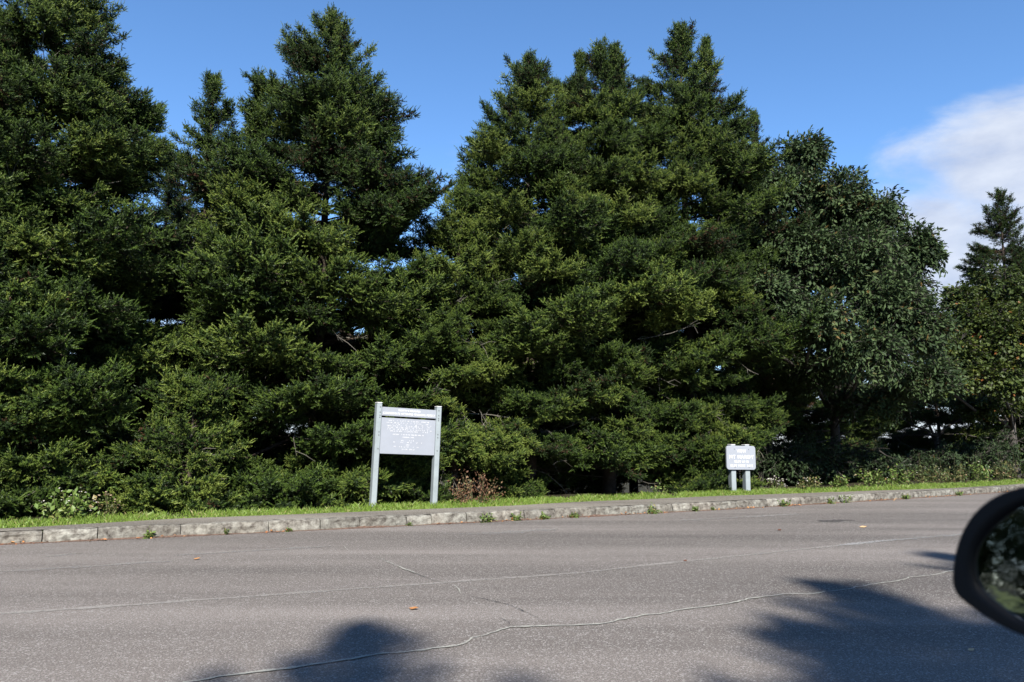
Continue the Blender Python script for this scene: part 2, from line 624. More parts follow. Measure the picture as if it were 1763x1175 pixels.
def kerb_stone(t0, t1, seed):
    r_ = random.Random(seed)
    nx = max(4, int((t1 - t0) / 0.09))
    gap = r_.uniform(0.003, 0.010)
    prof = [(0.0, -0.06), (0.0, 0.05), (0.004, 0.105), (0.012, 0.148), (0.035, 0.168), (0.10, 0.172), (0.185, 0.168), (0.19, -0.06)]
    dz, ds = r_.uniform(-0.014, 0.010), r_.uniform(-0.012, 0.012)
    V, F = [], []
    n = len(prof)
    for i in range(nx + 1):
        f = i / nx
        tt = t0 + gap + (t1 - t0 - 2 * gap) * f
        edge = 0.014 if i in (0, nx) else 0.0
        for j, (s, z) in enumerate(prof):
            nz = mnoise.noise((tt * 5 + seed, j * 0.9, 0.3)) + 0.5 * mnoise.noise((tt * 14, j * 1.7, seed))
            s2 = s + ds + (0.022 * nz if j < 5 else 0) + (edge if j < 5 else 0)
            z2 = z + dz * (z > 0) + (0.013 * nz if 2 < j < 7 else 0) - (edge * 0.8 if 2 < j < 7 else 0)
            V.append(kpt(tt, s2, z2))
    for i in range(nx):
        for j in range(n - 1):
            a = i * n + j
            F.append((a, a + n, a + n + 1, a + 1))
    mb = MB()
    mb.add(V, F)
    mb.f.append(tuple(range(n)))
    mb.f.append(tuple(reversed(range(nx * n, nx * n + n))))
    return mb


for i in range(len(J) - 1):
    kerb_stone(J[i], J[i + 1], i).build('kerb_stone', M_stone, kerb)

# grit, needles and soil gathered in the gutter: a low uneven fillet at the foot of the stones
V, F = [], []
tl = np.arange(-12, 45, 0.12)
for t in tl:
    w = max(0.012, 0.05 + 0.06 * mnoise.noise((t * 1.1, 9, 0)) + 0.035 * mnoise.noise((t * 4.3, 2, 0)))
    V += [kpt(t, 0.03, 0.004 + 0.35 * w), kpt(t, -0.4 * w, 0.005 + 0.12 * w), kpt(t, -w, 0.003)]
for i in range(len(tl) - 1):
    for j in range(2):
        a = i * 3 + j
        F.append((a, a + 1, a + 4, a + 3))
tag(obj('gutter_dirt', mesh_np('gutter_dirt', V, F, M_grit)), kind='stuff')


# ------------------------------------------------------------------ cracks and worn lines, thin sheets on the road
def strip(name, px, w, mat, z, jit=0.02, seed=0, taper=True, sub=7):
    pts = [gp(x, y) for x, y in px]
    P = []
    for a, b in zip(pts[:-1], pts[1:]):
        k = max(2, int((b - a).length / 0.055)) if sub else 1
        for i in range(k):
            P.append(a.lerp(b, i / k))
    P.append(pts[-1])
    V, F = [], []
    for i, p in enumerate(P):
        d = (P[min(i + 1, len(P) - 1)] - P[max(i - 1, 0)]).normalized()
        n = Vector((-d.y, d.x, 0))
        q = p + n * jit * (0.9 * mnoise.noise((i * 0.16, seed, 0)) + 0.55 * mnoise.noise((i * 0.55, seed, 4)) + .25 * mnoise.noise((i * 1.3, seed, 7)))
        ww = w * (0.35 + 1.5 * abs(mnoise.noise((i * 0.45, seed, 9))))
        if taper:
            ww *= min(1, 0.25 + i / 6, 0.25 + (len(P) - 1 - i) / 6)
        V += [(q.x - n.x * ww / 2, q.y - n.y * ww / 2, z), (q.x + n.x * ww / 2, q.y + n.y * ww / 2, z)]
    for i in range(len(P) - 1):
        F.append((2 * i, 2 * i + 1, 2 * i + 3, 2 * i + 2))
    return tag(obj(name, mesh_np(name, V, F, mat)), kind='structure')


CR = [(300, 1183), (360, 1172), (440, 1158), (520, 1148), (610, 1137), (660, 1127), (730, 1121), (790, 1112), (815, 1100), (880, 1081), (960, 1079), (1040, 1075), (1110, 1060), (1160, 1053), (1200, 1048), (1240, 1043), (1290, 1033), (1350, 1024), (1400, 1024), (1440, 1018), (1500, 1008), (1560, 998), (1640, 985), (1760, 968)]
strip('road_crack', CR, 0.036, M_crack, 0.008, 0.055, 1)
strip('road_crack', [(592, 940), (600, 950)], 0.02, M_crack, 0.008, 0.02, 2)
strip('road_crack', [(648, 960), (670, 969), (690, 978), (720, 990)], 0.035, M_crack, 0.008, 0.02, 3)
strip('road_crack', [(700, 983), (755, 1003), (780, 1008)], 0.012, M_darkcrack, 0.0084, 0.02, 3)
strip('road_crack', [(780, 1008), (788, 1015), (793, 1024)], 0.03, M_crack, 0.008, 0.02, 5)
strip('road_crack', [(793, 1024), (850, 1036), (880, 1044), (905, 1056), (930, 1068)], 0.013, M_darkcrack, 0.008, 0.03, 6)
strip('road_crack', [(850, 1060), (885, 1079)], 0.011, M_darkcrack, 0.0088, 0.03, 7)
strip('road_line', [(-60, 1062), (300, 1037), (760, 1004), (915, 993), (1000, 987), (1130, 972), (1300, 955), (1480, 936)], 0.12, M_paint, 0.004, 0.02, 8)
strip('road_line', [(1440, 940), (1540, 930), (1640, 922), (1760, 913)], 0.22, M_paint2, 0.0044, 0.03, 9)
strip('scuff_mark', [(70, 960), (140, 953)], 0.28, M_scuff, 0.004, 0.05, 11)
strip('scuff_mark', [(300, 957), (430, 949), (570, 941)], 0.22, M_scuff, 0.004, 0.05, 12)
strip('scuff_mark', [(0, 985), (120, 978), (300, 966)], 0.22, M_scuff, 0.004, 0.05, 14)
strip('scuff_mark', [(790, 921), (880, 917), (960, 911)], 0.45, M_scuff, 0.004, 0.06, 13)
strip('scuff_mark', [(1170, 897), (1380, 885)], 0.3, M_scuff, 0.004, 0.06, 15)
strip('oil_stain', [(1412, 899), (1440, 897), (1468, 896)], 0.55, M_oil, 0.0046, 0.05, 16)


# ------------------------------------------------------------------ trees
def needle_shoots(P, D, LEN, W, TINT, rg, needles=11):
    """every shoot: a narrow blade along its axis set about with forward pointing needles; returns vertices, triangles, tints"""
    n = len(P)
    D = D / np.linalg.norm(D, axis=1, keepdims=True)
    A = np.cross(D, rg.normal(size=(n, 3)))
    A /= np.linalg.norm(A, axis=1, keepdims=True) + 1e-9
    B = np.cross(D, A)
    l, w = LEN[:, None], W[:, None]
    cols = [P, P + D * l * .45 + A * w * .22, P + D * l, P + D * l * .45 - A * w * .22]
    tris = [[0, 1, 2], [0, 2, 3]]
    for k in range(needles):
        th = 2.4 * k + rg.uniform(-.4, .4, (n, 1))
        X = A * np.cos(th) + B * np.sin(th)
        Y = B * np.cos(th) - A * np.sin(th)
        f = (k + .5) / needles * .88
        sl = rg.uniform(.75, 1.2, (n, 1)) * w * 1.15 * (1.05 - .35 * f)
        q = P + D * l * f
        wd = Y * w * 0.20
        j = len(cols)
        cols += [q + wd, q - wd, q + D * sl * .72 + X * sl * .62]
        tris.append([j, j + 1, j + 2])
    m = len(cols)
    V = np.stack(cols, axis=1).reshape(-1, 3)
    base = (np.arange(n) * m)[:, None]
    F = np.concatenate([base + np.array([f]) for f in tris], axis=1).reshape(-1, 3)
    return V, F, np.repeat(TINT, m)


def bough_mesh(seed, Lb, e_deg, droop, upt, mat, spacing=0.105, thick=1.0):
    """a spruce bough growing along +X from the origin: wooden spine, branchlets, needle shoots"""
    rg = np.random.default_rng(seed)
    up = np.array((0, 0, 1.0))
    rad = np.array((1.0, 0, 0))
    side = np.array((0, 1.0, 0))
    e = math.radians(e_deg)
    bend = rg.normal(0, 0.10)

    def spine(q):
        q = np.atleast_1d(q)[:, None]
        return rad * Lb * q * math.cos(e) + up * Lb * (q * math.sin(e) - droop * q ** 1.6 + (droop * .55 + upt) * q ** 4) + side * Lb * bend * q ** 2

    wood = MB()
    sp = spine(np.linspace(0, 1, 7))
    rb = 0.006 + 0.0085 * Lb
    wood.tube(sp, [rb * (1 - 0.13 * k) for k in range(7)], 4)
    # the spine and, on long boughs, side branches: each carries its own plume of branchlets
    axes = [(sp, 0.34 if Lb > 1.3 else 0.22 if Lb > 0.8 else 0.06)]
    if Lb > 1.3:
        for q0 in np.arange(0.40, 0.86, 0.17 * 1.65 / Lb):
            for sg in (-1, 1):
                q = q0 + rg.uniform(-.05, .05)
                o_ = spine(q)[0]
                t_ = (spine(q + .03) - spine(q - .03))[0]
                t_ /= np.linalg.norm(t_)
                an = math.radians(rg.uniform(36, 56))
                d_ = t_ * math.cos(an) + side * sg * math.sin(an) + up * rg.normal(-0.05, .22)
                ln = (0.42 * Lb * (1 - q) + 0.32) * rg.uniform(.75, 1.2)
                k_ = np.linspace(0, 1, 6)[:, None]
                pts = o_ + d_ * ln * k_ + t_ * ln * .16 * k_ ** 2 + up * ln * (-0.20 * k_ ** 1.5 + .26 * k_ ** 3.5)
                wood.tube(pts, [rb * .5 * (1 - .15 * j) for j in range(6)], 3)
                axes.append((pts, 0.12))
    starts, dirs, lens = [], [], []
    for pts, q0 in axes:
        seg = np.linalg.norm(np.diff(pts, axis=0), axis=1)
        LL = seg.sum()
        cum = np.concatenate([[0], np.cumsum(seg)]) / LL
        fx = lambda q: np.stack([np.interp(q, cum, pts[:, j]) for j in range(3)], axis=1)
        bs = np.arange(q0, 1.0, spacing / LL)
        bs = np.clip(bs + rg.uniform(-0.5, 0.5, len(bs)) * spacing / LL, 0.02, 0.98)
        b0 = fx(bs)
        bd = fx(np.minimum(bs + 0.05, 1)) - fx(np.maximum(bs - 0.05, 0))
        bd /= np.linalg.norm(bd, axis=1, keepdims=True)
        starts.append(pts[-2])
        dirs.append(pts[-1] - pts[-2])
        lens.append(max(0.16, np.linalg.norm(pts[-1] - pts[-2]) * 1.15))
        for i in range(len(bs)):
            for j in range(4):
                roll = (0 if j == 0 else math.pi if j == 1 else 0.5 * math.pi if j == 2 else -0.5 * math.pi) + rg.normal(0, 0.5)
                if rg.random() < (0.08, 0.08, 0.35, 0.6)[j]:
                    continue
                an = math.radians(np.interp(bs[i], [0.2, 1], [60, 34]) + rg.normal(0, 10))
                sd = np.cross(up, bd[i])
                sd /= np.linalg.norm(sd) + 1e-9
                u2 = np.cross(bd[i], sd)
                o_ = sd * math.cos(roll) + u2 * math.sin(roll)
                dirs.append(bd[i] * math.cos(an) + o_ * math.sin(an))
                starts.append(b0[i])
                lens.append((1, 1, .55, .5)[j] * min(0.28, 0.20 * LL * (1 - bs[i]) ** 0.8 + 0.12) * rg.uniform(0.6, 1.3))
    P, D, LN, W, T = [], [], [], [], []
    for s0, dd, ln in zip(starts, dirs, lens):
        dd = dd / np.linalg.norm(dd)
        k = max(2, int(ln / 0.050 * thick))
        q = (np.arange(k) + rg.uniform(0, 1, k)) / k
        pos = s0 + dd * (q * ln)[:, None] + up * (-0.16 * ln * q ** 2)[:, None]
        if ln > 0.26:
            wood.tube([s0, s0 + dd * ln * .5 - up * .04 * ln, s0 + dd * ln - up * .16 * ln], [0.006, 0.005, 0.003], 3)
        sd = np.cross(up, dd)
        sd /= np.linalg.norm(sd) + 1e-9
        pu = np.cross(dd, sd)
        for sg in (-1, 1):
            an = np.radians(rg.normal(54, 13, k))
            rl = rg.normal(0, 0.75, k) + 0.22
            ov = sd * (sg * np.cos(rl))[:, None] + pu * np.sin(rl)[:, None]
            P.append(pos)
            D.append(dd * np.cos(an)[:, None] + ov * np.sin(an)[:, None])
            LN.append(rg.uniform(0.06, 0.115, k))
            W.append(rg.uniform(0.028, 0.042, k))
            T.append(np.clip(0.43 + rg.normal(0, 0.13, k) + 0.62 * (q - 0.5), 0.1, 1))  # young tips paler; contrast also paints in sunlit tips and dark gaps
        P.append((s0 + dd * ln * 0.96)[None] - up * 0.15 * ln)
        D.append((dd + up * 0.18)[None])
        LN.append(np.array([rg.uniform(0.10, 0.16)]))
        W.append(np.array([0.034]))
        T.append(np.array([0.80]))
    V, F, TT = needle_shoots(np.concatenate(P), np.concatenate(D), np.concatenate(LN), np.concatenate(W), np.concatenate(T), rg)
    nv, nf = len(V), len(F)
    WV = np.array(wood.v, np.float32)
    WF = np.array([t_ for f in wood.f if len(f) == 4 for t_ in ((f[0], f[1], f[2]), (f[0], f[2], f[3]))], np.int32) + nv
    me = mesh_np('bough', np.concatenate([V, WV]), np.concatenate([F, WF]), mat, np.concatenate([TT, np.full(len(WV), .5)]))
    me.materials.append(M_bark)
    me.polygons.foreach_set('material_index', np.concatenate([np.zeros(nf, np.int32), np.ones(len(WF), np.int32)]))
    return me


def leafspray_mesh(seed, mat, n, rad, leaf, wr, odd):
    """a leafy twig end growing along +X"""
    rg = np.random.default_rng(seed)
    wood = MB()
    P, D, NN = [], [], []
    for k in range(5):
        d_ = np.array([1.0, 0, 0]) + rg.normal(0, .55, 3) * np.array([.3, 1, .7])
        d_ /= np.linalg.norm(d_)
        ln = rad * rg.uniform(.7, 1.3)
        wood.tube([(0, 0, 0), d_ * ln * .5 + (0, 0, .02), d_ * ln], [.008, .006, .003], 3)
        m = n // 5
        q = rg.uniform(.25, 1.05, m) ** .8
        P.append(d_ * (q * ln)[:, None] + rg.normal(0, rad * .10, (m, 3)))
        dv = d_ * .7 + rg.normal(0, .62, (m, 3)) + np.array([0, 0, -.35])
        D.append(dv)
        NN.append(np.array([0.25, 0, 1.0]) + rg.normal(0, .42, (m, 3)))
    P, D, NN = map(np.concatenate, (P, D, NN))
    m = len(P)
    T = np.clip(rg.normal(.47, .13, m), 0, .86)
    T[rg.random(m) < odd] = .97
    V, F, TT = leaf_arrays(P, D, NN, rg.uniform(*leaf, m), rg.uniform(*leaf, m) * wr, T)
    nv, nf = len(V), len(F)
    WV = np.array(wood.v, np.float32)
    WF = []
    for f in wood.f:
        for j in range(1, len(f) - 1):
            WF.append((f[0], f[j], f[j + 1]))
    WF = np.array(WF, np.int32) + nv
    me = mesh_np('leaf_spray', np.concatenate([V, WV]), np.concatenate([F, WF]), mat, np.concatenate([TT, np.full(len(WV), .5)]))
    me.materials.append(M_greybark)
    me.polygons.foreach_set('material_index', np.concatenate([np.zeros(nf, np.int32), np.ones(len(WF), np.int32)]))
    return me


def leaf_arrays(P, D, Nn, LEN, W, TINT):
    n = len(P)
    D = D / (np.linalg.norm(D, axis=1, keepdims=True) + 1e-9)
    S = np.cross(D, Nn)
    S /= np.linalg.norm(S, axis=1, keepdims=True) + 1e-9
    U = np.cross(S, D)
    l, w = LEN[:, None], W[:, None]
    m1 = P + D * l * 0.55 - U * w * 0.12
    V = np.stack([P, m1 + S * w * .5 + U * w * .14, P + D * l - U * l * 0.12, m1 - S * w * .5 + U * w * .14, m1], axis=1).reshape(-1, 3)
    b = (np.arange(n) * 5)[:, None]
    F = np.concatenate([b + np.array([[0, 1, 4]]), b + np.array([[1, 2, 4]]), b + np.array([[2, 3, 4]]), b + np.array([[3, 0, 4]])], axis=1).reshape(-1, 3)
    return V, F, np.repeat(TINT, 5)


def scatter_group(name, meshes):
    """node group that sets one of the meshes on every point, turned and sized by the point's attributes"""
    g = bpy.data.node_groups.new(name, 'GeometryNodeTree')
    g.interface.new_socket('Geometry', in_out='INPUT', socket_type='NodeSocketGeometry')
    g.interface.new_socket('Geometry', in_out='OUTPUT', socket_type='NodeSocketGeometry')
    gi, go = g.nodes.new('NodeGroupInput'), g.nodes.new('NodeGroupOutput')

    def named(n_, ty):
        a = g.nodes.new('GeometryNodeInputNamedAttribute')
        a.data_type = ty
        a.inputs['Name'].default_value = n_
        return a
    ro, scl, ix = named('rot', 'FLOAT_VECTOR'), named('scl', 'FLOAT'), named('idx', 'INT')
    e2r = g.nodes.new('FunctionNodeEulerToRotation')
    g.links.new(ro.outputs['Attribute'], e2r.inputs[0])
    join = g.nodes.new('GeometryNodeJoinGeometry')
    for k, me in enumerate(meshes):
        po = bpy.data.objects.new(me.name, me)       # only a holder of the mesh: not linked to the scene
        oi = g.nodes.new('GeometryNodeObjectInfo')
        oi.inputs['Object'].default_value = po
        cmp_ = g.nodes.new('FunctionNodeCompare')
        cmp_.data_type = 'INT'
        cmp_.operation = 'EQUAL'
        g.links.new(ix.outputs['Attribute'], cmp_.inputs[2])
        cmp_.inputs[3].default_value = k
        iop = g.nodes.new('GeometryNodeInstanceOnPoints')
        g.links.new(gi.outputs[0], iop.inputs['Points'])
        g.links.new(cmp_.outputs[0], iop.inputs['Selection'])
        g.links.new(oi.outputs['Geometry'], iop.inputs['Instance'])
        g.links.new(e2r.outputs[0], iop.inputs['Rotation'])
        g.links.new(scl.outputs['Attribute'], iop.inputs['Scale'])
        g.links.new(iop.outputs[0], join.inputs[0])
    g.links.new(join.outputs[0], go.inputs[0])
    return g


def scatter(name, group, pts, rots, scls, idx, btint, parent):
    me = bpy.data.meshes.new(name)
    me.vertices.add(len(pts))
    me.vertices.foreach_set('co', np.asarray(pts, np.float32).ravel())
    for n_, ty, key, arr in (('rot', 'FLOAT_VECTOR', 'vector', rots), ('scl', 'FLOAT', 'value', scls), ('idx', 'INT', 'value', idx), ('btint', 'FLOAT', 'value', btint)):
        a = me.attributes.new(n_, ty, 'POINT')
        a.data.foreach_set(key, np.asarray(arr, np.int32 if ty == 'INT' else np.float32).ravel())
    o = obj(name, me, parent)
    md = o.modifiers.new('boughs', 'NODES')
    md.node_group = group
    o['kind'] = 'stuff'
    return o


# bough kinds: (length, start angle, droop, upturn); three makes of each
BK = [(0.34, 20, 0.05, 0.10), (0.62, 12, 0.10, 0.12), (1.05, 6, 0.16, 0.12), (1.65, 2, 0.22, 0.12), (2.4, 0, 0.24, 0.12)]
BOUGHS, BLEN = [], []
for i, (l_, e_, dr_, ut_) in enumerate(BK):
    for v_ in range(3):
        BOUGHS.append(bough_mesh(300 + i * 10 + v_, l_, e_, dr_ * (0.7 + .3 * v_), ut_, M_needle, spacing=0.065 if l_ < .7 else 0.075))
        BLEN.append(i)
G_SPRUCE = scatter_group('spruce_boughs', BOUGHS)


def spruce_parts(seed, H, Rm, tofs=0.62, pw=0.6, dens=25.0, view=None, zmin=0.25, sparse=0.0, leaders=(), bare=26, lean=(0, 0), low_r=1.0, tint=0.0, lmin=0.62, loc=None):
    """returns (bough placement, wood MB, twig MB) round a trunk standing at the origin; leaders = extra tops (x, y, z, h)"""
    rg = np.random.default_rng(seed)
    wood, twig = MB(), MB()
    view = np.array(view if view is not None else (0, -1, 0), float)
    up = np.array((0, 0, 1.0))
    kz = [0, 0.15 * H, 0.4 * H, 0.7 * H, H]
    wob = rg.normal(0, 0.06, (5, 2))
    wob[0] = 0
    PT, RO, SC, IX, BT = [], [], [], [], []

    def axis(z):
        return np.array([np.interp(z, kz, wob[:, 0]) + lean[0] * z / H, np.interp(z, kz, wob[:, 1]) + lean[1] * z / H, z])

    r0 = 0.013 * H + 0.03
    wood.tube([axis(z) - np.array([0, 0, 0.25 if z == 0 else 0]) for z in np.linspace(0, H, 12)], [r0 * (1 - 0.97 * k / 11) for k in range(12)], 8)
    br = []
    z = zmin
    lump = rg.uniform(0, 99)
    while z < H - 0.10:
        td = H - z
        f = min(1.0, td / (tofs * H))
        r = Rm * f ** pw
        if z < 0.25 * H:
            r *= low_r + (1 - low_r) * z / (0.25 * H)
        gap_ = (0.16 + 0.42 * f) * rg.uniform(0.7, 1.3)
        for k in range(max(3, int(dens * gap_ * rg.uniform(.8, 1.2)))):
            br.append((min(H - .08, max(.15, z + rg.normal(0, 0.04 + .26 * gap_))), r, None))
        z += gap_
    for (lx, ly, lz, lh) in leaders:
        wood.tube([axis(max(0.2, lz - 1.2)), (lx * .7, ly * .7, lz - 0.3), (lx, ly, lz), (lx, ly, lz + lh)], [0.05, 0.045, 0.035, 0.006], 5)
        zz = 0.0
        while zz < lh - 0.08:
            rr = 0.75 * ((lh - zz) / lh) ** 0.75 * min(1.0, 0.45 * lh)
            br.append((lz + zz, rr, (lx, ly)))
            zz += rg.uniform(0.025, 0.055)
    az = rg.uniform(0, 6.28)

    def put(p, yaw, pitch, roll, ln, bt):
        i = int(np.argmin([abs(math.log(ln / b[0])) for b in BK]))
        PT.append(p)
        RO.append(Matrix.Rotation(yaw, 3, 'Z') @ Matrix.Rotation(-pitch, 3, 'Y') @ Matrix.Rotation(roll, 3, 'X'))
        SC.append(ln / BK[i][0])
        IX.append(i * 3 + int(rg.integers(0, 3)))
        BT.append(bt)

    for (z, r, lp) in br:
        az += 2.399 + rg.normal(0, 0.45)
        if sparse and rg.random() < sparse:
            continue
        hf = z / H
        # whole sides of the crown bulge and recede, so that the boughs stand in clumps
        lum = mnoise.noise(Vector((math.cos(az) * 2.4, math.sin(az) * 2.4, z * 1.15)) + Vector((lump, lump * .3, 0)))
        if lum < -0.26 and lp is None and hf < .62 and rg.random() < 0.75:
            continue
        Lb = max(0.16, r * rg.uniform(lmin, 1.16) * (1 + (0.45 if hf < .6 else .25) * lum))
        e = np.interp(hf, [0, 0.35, 0.7, 0.9, 1.0], [-6, 2, 13, 27, 52]) + rg.normal(0, 9)
        if lp is not None:
            e = rg.uniform(25, 62)
        o = axis(z) if lp is None else np.array([lp[0], lp[1], z])
        if loc is not None and hf * H < 3.6:
            for _ in range(14):
                tp = (loc[0] + o[0] + math.cos(az) * Lb, loc[1] + o[1] + math.sin(az) * Lb)
                tt_, ss_ = kts(tp)
                if ss_ > wback(tt_) + 0.95 or Lb < 0.3:
                    break
                Lb *= 0.9
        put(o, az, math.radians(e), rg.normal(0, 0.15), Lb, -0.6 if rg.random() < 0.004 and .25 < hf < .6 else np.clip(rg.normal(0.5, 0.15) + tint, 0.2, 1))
    tops = [axis(H)] + [np.array([lx, ly, lz + lh]) for lx, ly, lz, lh in leaders]
    for tp in tops:
        put(tp - np.array([0, 0, .42]), rg.uniform(0, 6), R(88), 0, 0.5, .55)
        for k in range(4):
            put(tp - np.array([0, 0, rg.uniform(.25, .5)]), rg.uniform(0, 6.3), R(rg.uniform(55, 75)), 0, rg.uniform(.26, .38), .55)
    # dead, lichen-grey twigs in the shaded inside
    for k in range(bare):
        z = rg.uniform(0.3, 0.80 * H)
        a = math.atan2(view[1], view[0]) + rg.normal(0, 0.9)
        rd = np.array([math.cos(a), math.sin(a), 0])
        f = min(1.0, (H - z) / (tofs * H))
        ln = Rm * f ** pw * rg.uniform(0.55, 1.0)
        if loc is not None and z < 3.6:
            for _ in range(14):
                tt_, ss_ = kts((loc[0] + rd[0] * ln, loc[1] + rd[1] * ln))
                if ss_ > wback(tt_) + 1.5 or ln < .3:
                    break
                ln *= .9
        pts = [axis(z)]
        d_ = rd + up * rg.normal(-0.05, 0.22)
        for i in range(4):
            d_ = d_ + rg.normal(0, 0.22, 3)
            d_ /= np.linalg.norm(d_)
            pts.append(pts[-1] + d_ * ln / 4)
        twig.tube(pts, [0.014, 0.011, 0.009, 0.007, 0.004], 3)
        for i in range(9):
            j = rg.integers(1, 4)
            q = pts[j] + (pts[j + 1] - pts[j]) * rg.random()
            d2 = d_ + rg.normal(0, 0.7, 3)
            d2 /= np.linalg.norm(d2)
            l2 = rg.uniform(0.15, 0.5)
            m_ = q + d2 * l2 * .5 + rg.normal(0, 0.03, 3)
            twig.tube([q, m_, m_ + d2 * l2 * .5 + up * rg.normal(-0.03, 0.05)], [0.006, 0.005, 0.003], 3)
    RE = [tuple(m_.to_euler()) for m_ in RO]
    return (PT, RE, SC, IX, BT), wood, twig


NB = [0]


def spruce(label, loc, seed, H, Rm, group=None, name='spruce_tree', **kw):
    v = Vector((-loc[0], -loc[1], 0)).normalized()
    arr, wood, twig = spruce_parts(seed, H, Rm, view=(v.x, v.y, 0), loc=loc, **kw)
    NB[0] += len(arr[0])
    t_ = thing(name, label, 'spruce' if name == 'spruce_tree' else 'sapling', loc, group=group)
    wood.build('trunk', M_bark, t_, smooth=True)
    scatter('crown', G_SPRUCE, *arr, t_)
    if twig.v:
        o = twig.build('dead_twigs', M_twig, t_)
        o['kind'] = 'stuff'
    return t_


def base(px, Y):
    p = at(px, 770, Y)
    t, s = kts(p)
    return (p.x, p.y, rise(t, s) - 0.03)


GF = 'spruces behind the grass strip'
spruce('tallest leftmost spruce, broad and dark, its top cut off by the frame', base(40, 14.6), 21, 11.0, 3.2, group=GF, dens=31, tofs=0.75, pw=0.55)
spruce('spruce cut by the left edge of the frame, half in view', base(-190, 13.4), 22, 10.3, 2.5, group=GF, dens=20, bare=30)
spruce('thin ragged spruce with its grey trunk showing near the top', base(326, 18.6), 23, 11.3, 2.0, group=GF, sparse=0.15, dens=22, pw=0.6, bare=60)
spruce('large full spruce behind the memorial sign, with a second small top on its left', base(545, 17.2), 24, 11.65, 3.1, group=GF, dens=27, leaders=((-1.62, -0.2, 8.2, 1.9),), tofs=0.70, pw=0.56)
spruce('short pale green spruce filling the gap between the big spruces', base(782, 18.0), 25, 7.7, 2.1, group=GF, pw=0.7, tint=0.15)
spruce('spruce with ragged left edge, left of the twin topped spruce', base(910, 19.0), 26, 11.4, 2.75, group=GF, zmin=1.2, low_r=.7, pw=0.55, tint=0.05)
spruce('twin topped spruce in the middle of the right hand clump', base(1047, 20.2), 27, 12.3, 3.1, group=GF, zmin=1.5, low_r=.65, leaders=((-0.62, -0.1, 10.9, 1.3), (0.35, -0.1, 10.9, 1.6)), pw=0.52)
spruce('tallest spruce of the right hand clump with a thin side top on its right', base(1192, 21.2), 28, 13.5, 2.8, group=GF, tofs=.52, leaders=((0.75, -0.2, 11.7, 1.45),), pw=0.58, zmin=1.3, low_r=0.65)
spruce('slim dark spruce between the right hand clump and the oak', base(1322, 24.0), 29, 12.4, 1.7, group=GF, dens=22, pw=0.75, zmin=2.6, low_r=0.4, tint=-0.15)
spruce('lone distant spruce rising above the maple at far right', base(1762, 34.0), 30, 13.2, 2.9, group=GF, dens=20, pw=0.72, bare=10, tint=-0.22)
# a second row that closes the wood behind
GB = 'spruces of the row behind'
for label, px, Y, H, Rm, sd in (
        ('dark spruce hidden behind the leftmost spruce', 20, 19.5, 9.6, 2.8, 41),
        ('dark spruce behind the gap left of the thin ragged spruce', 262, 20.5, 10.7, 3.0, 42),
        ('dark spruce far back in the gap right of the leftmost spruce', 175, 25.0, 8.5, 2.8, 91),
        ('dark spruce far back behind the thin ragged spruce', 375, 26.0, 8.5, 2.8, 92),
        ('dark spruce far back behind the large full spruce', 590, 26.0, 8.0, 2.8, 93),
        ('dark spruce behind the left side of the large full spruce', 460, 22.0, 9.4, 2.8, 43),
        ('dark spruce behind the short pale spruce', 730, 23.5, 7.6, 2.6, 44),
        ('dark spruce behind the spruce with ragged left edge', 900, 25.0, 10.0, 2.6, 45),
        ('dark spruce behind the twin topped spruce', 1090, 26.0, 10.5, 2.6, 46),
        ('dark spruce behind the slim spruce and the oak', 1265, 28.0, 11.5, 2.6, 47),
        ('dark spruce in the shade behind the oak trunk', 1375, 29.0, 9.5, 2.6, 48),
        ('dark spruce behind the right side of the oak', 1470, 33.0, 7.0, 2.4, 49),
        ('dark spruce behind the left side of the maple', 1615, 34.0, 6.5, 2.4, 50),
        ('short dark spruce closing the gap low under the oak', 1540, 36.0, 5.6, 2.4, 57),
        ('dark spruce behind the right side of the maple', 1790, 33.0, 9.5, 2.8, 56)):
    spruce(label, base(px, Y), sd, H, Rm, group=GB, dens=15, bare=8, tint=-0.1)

# low saplings at the edge of the grass
GS = 'spruce saplings along the grass'
for label, px, Y, H, Rm, sd in (
        ('low bushy spruce sapling behind the grass left of the memorial sign', 330, 14.0, 2.3, 1.25, 51),
        ('low spruce sapling between the two posts of the memorial sign', 690, 16.6, 1.9, 1.0, 52),
        ('small spruce sapling just left of the memorial sign', 556, 16.6, 2.2, 1.0, 53),
        ('rounded spruce sapling left of the small elevation sign', 1222, 20.4, 2.4, 1.0, 54),
        ('low spruce sapling at the left picture edge above the flowering weeds', 40, 13.2, 2.0, 1.2, 55)):
    spruce(label, base(px, Y), sd, H, Rm, group=GS, name='spruce_sapling', dens=40, tofs=0.8, pw=0.55, zmin=0.12, bare=5, tint=0.1)


def leaf_mesh(name, P, D, Nn, LEN, W, TINT, mat):
    V, F, T = leaf_arrays(P, D, Nn, LEN, W, TINT)
    return mesh_np(name, V, F, mat, T)


G_OAK = scatter_group('oak_sprays', [leafspray_mesh(400 + k, M_oakleaf, 40, .42, (.11, .18), .42, .004) for k in range(5)])
G_MAPLE = scatter_group('maple_sprays', [leafspray_mesh(420 + k, M_mapleleaf, 40, .38, (.09, .14), .8, .005) for k in range(5)])


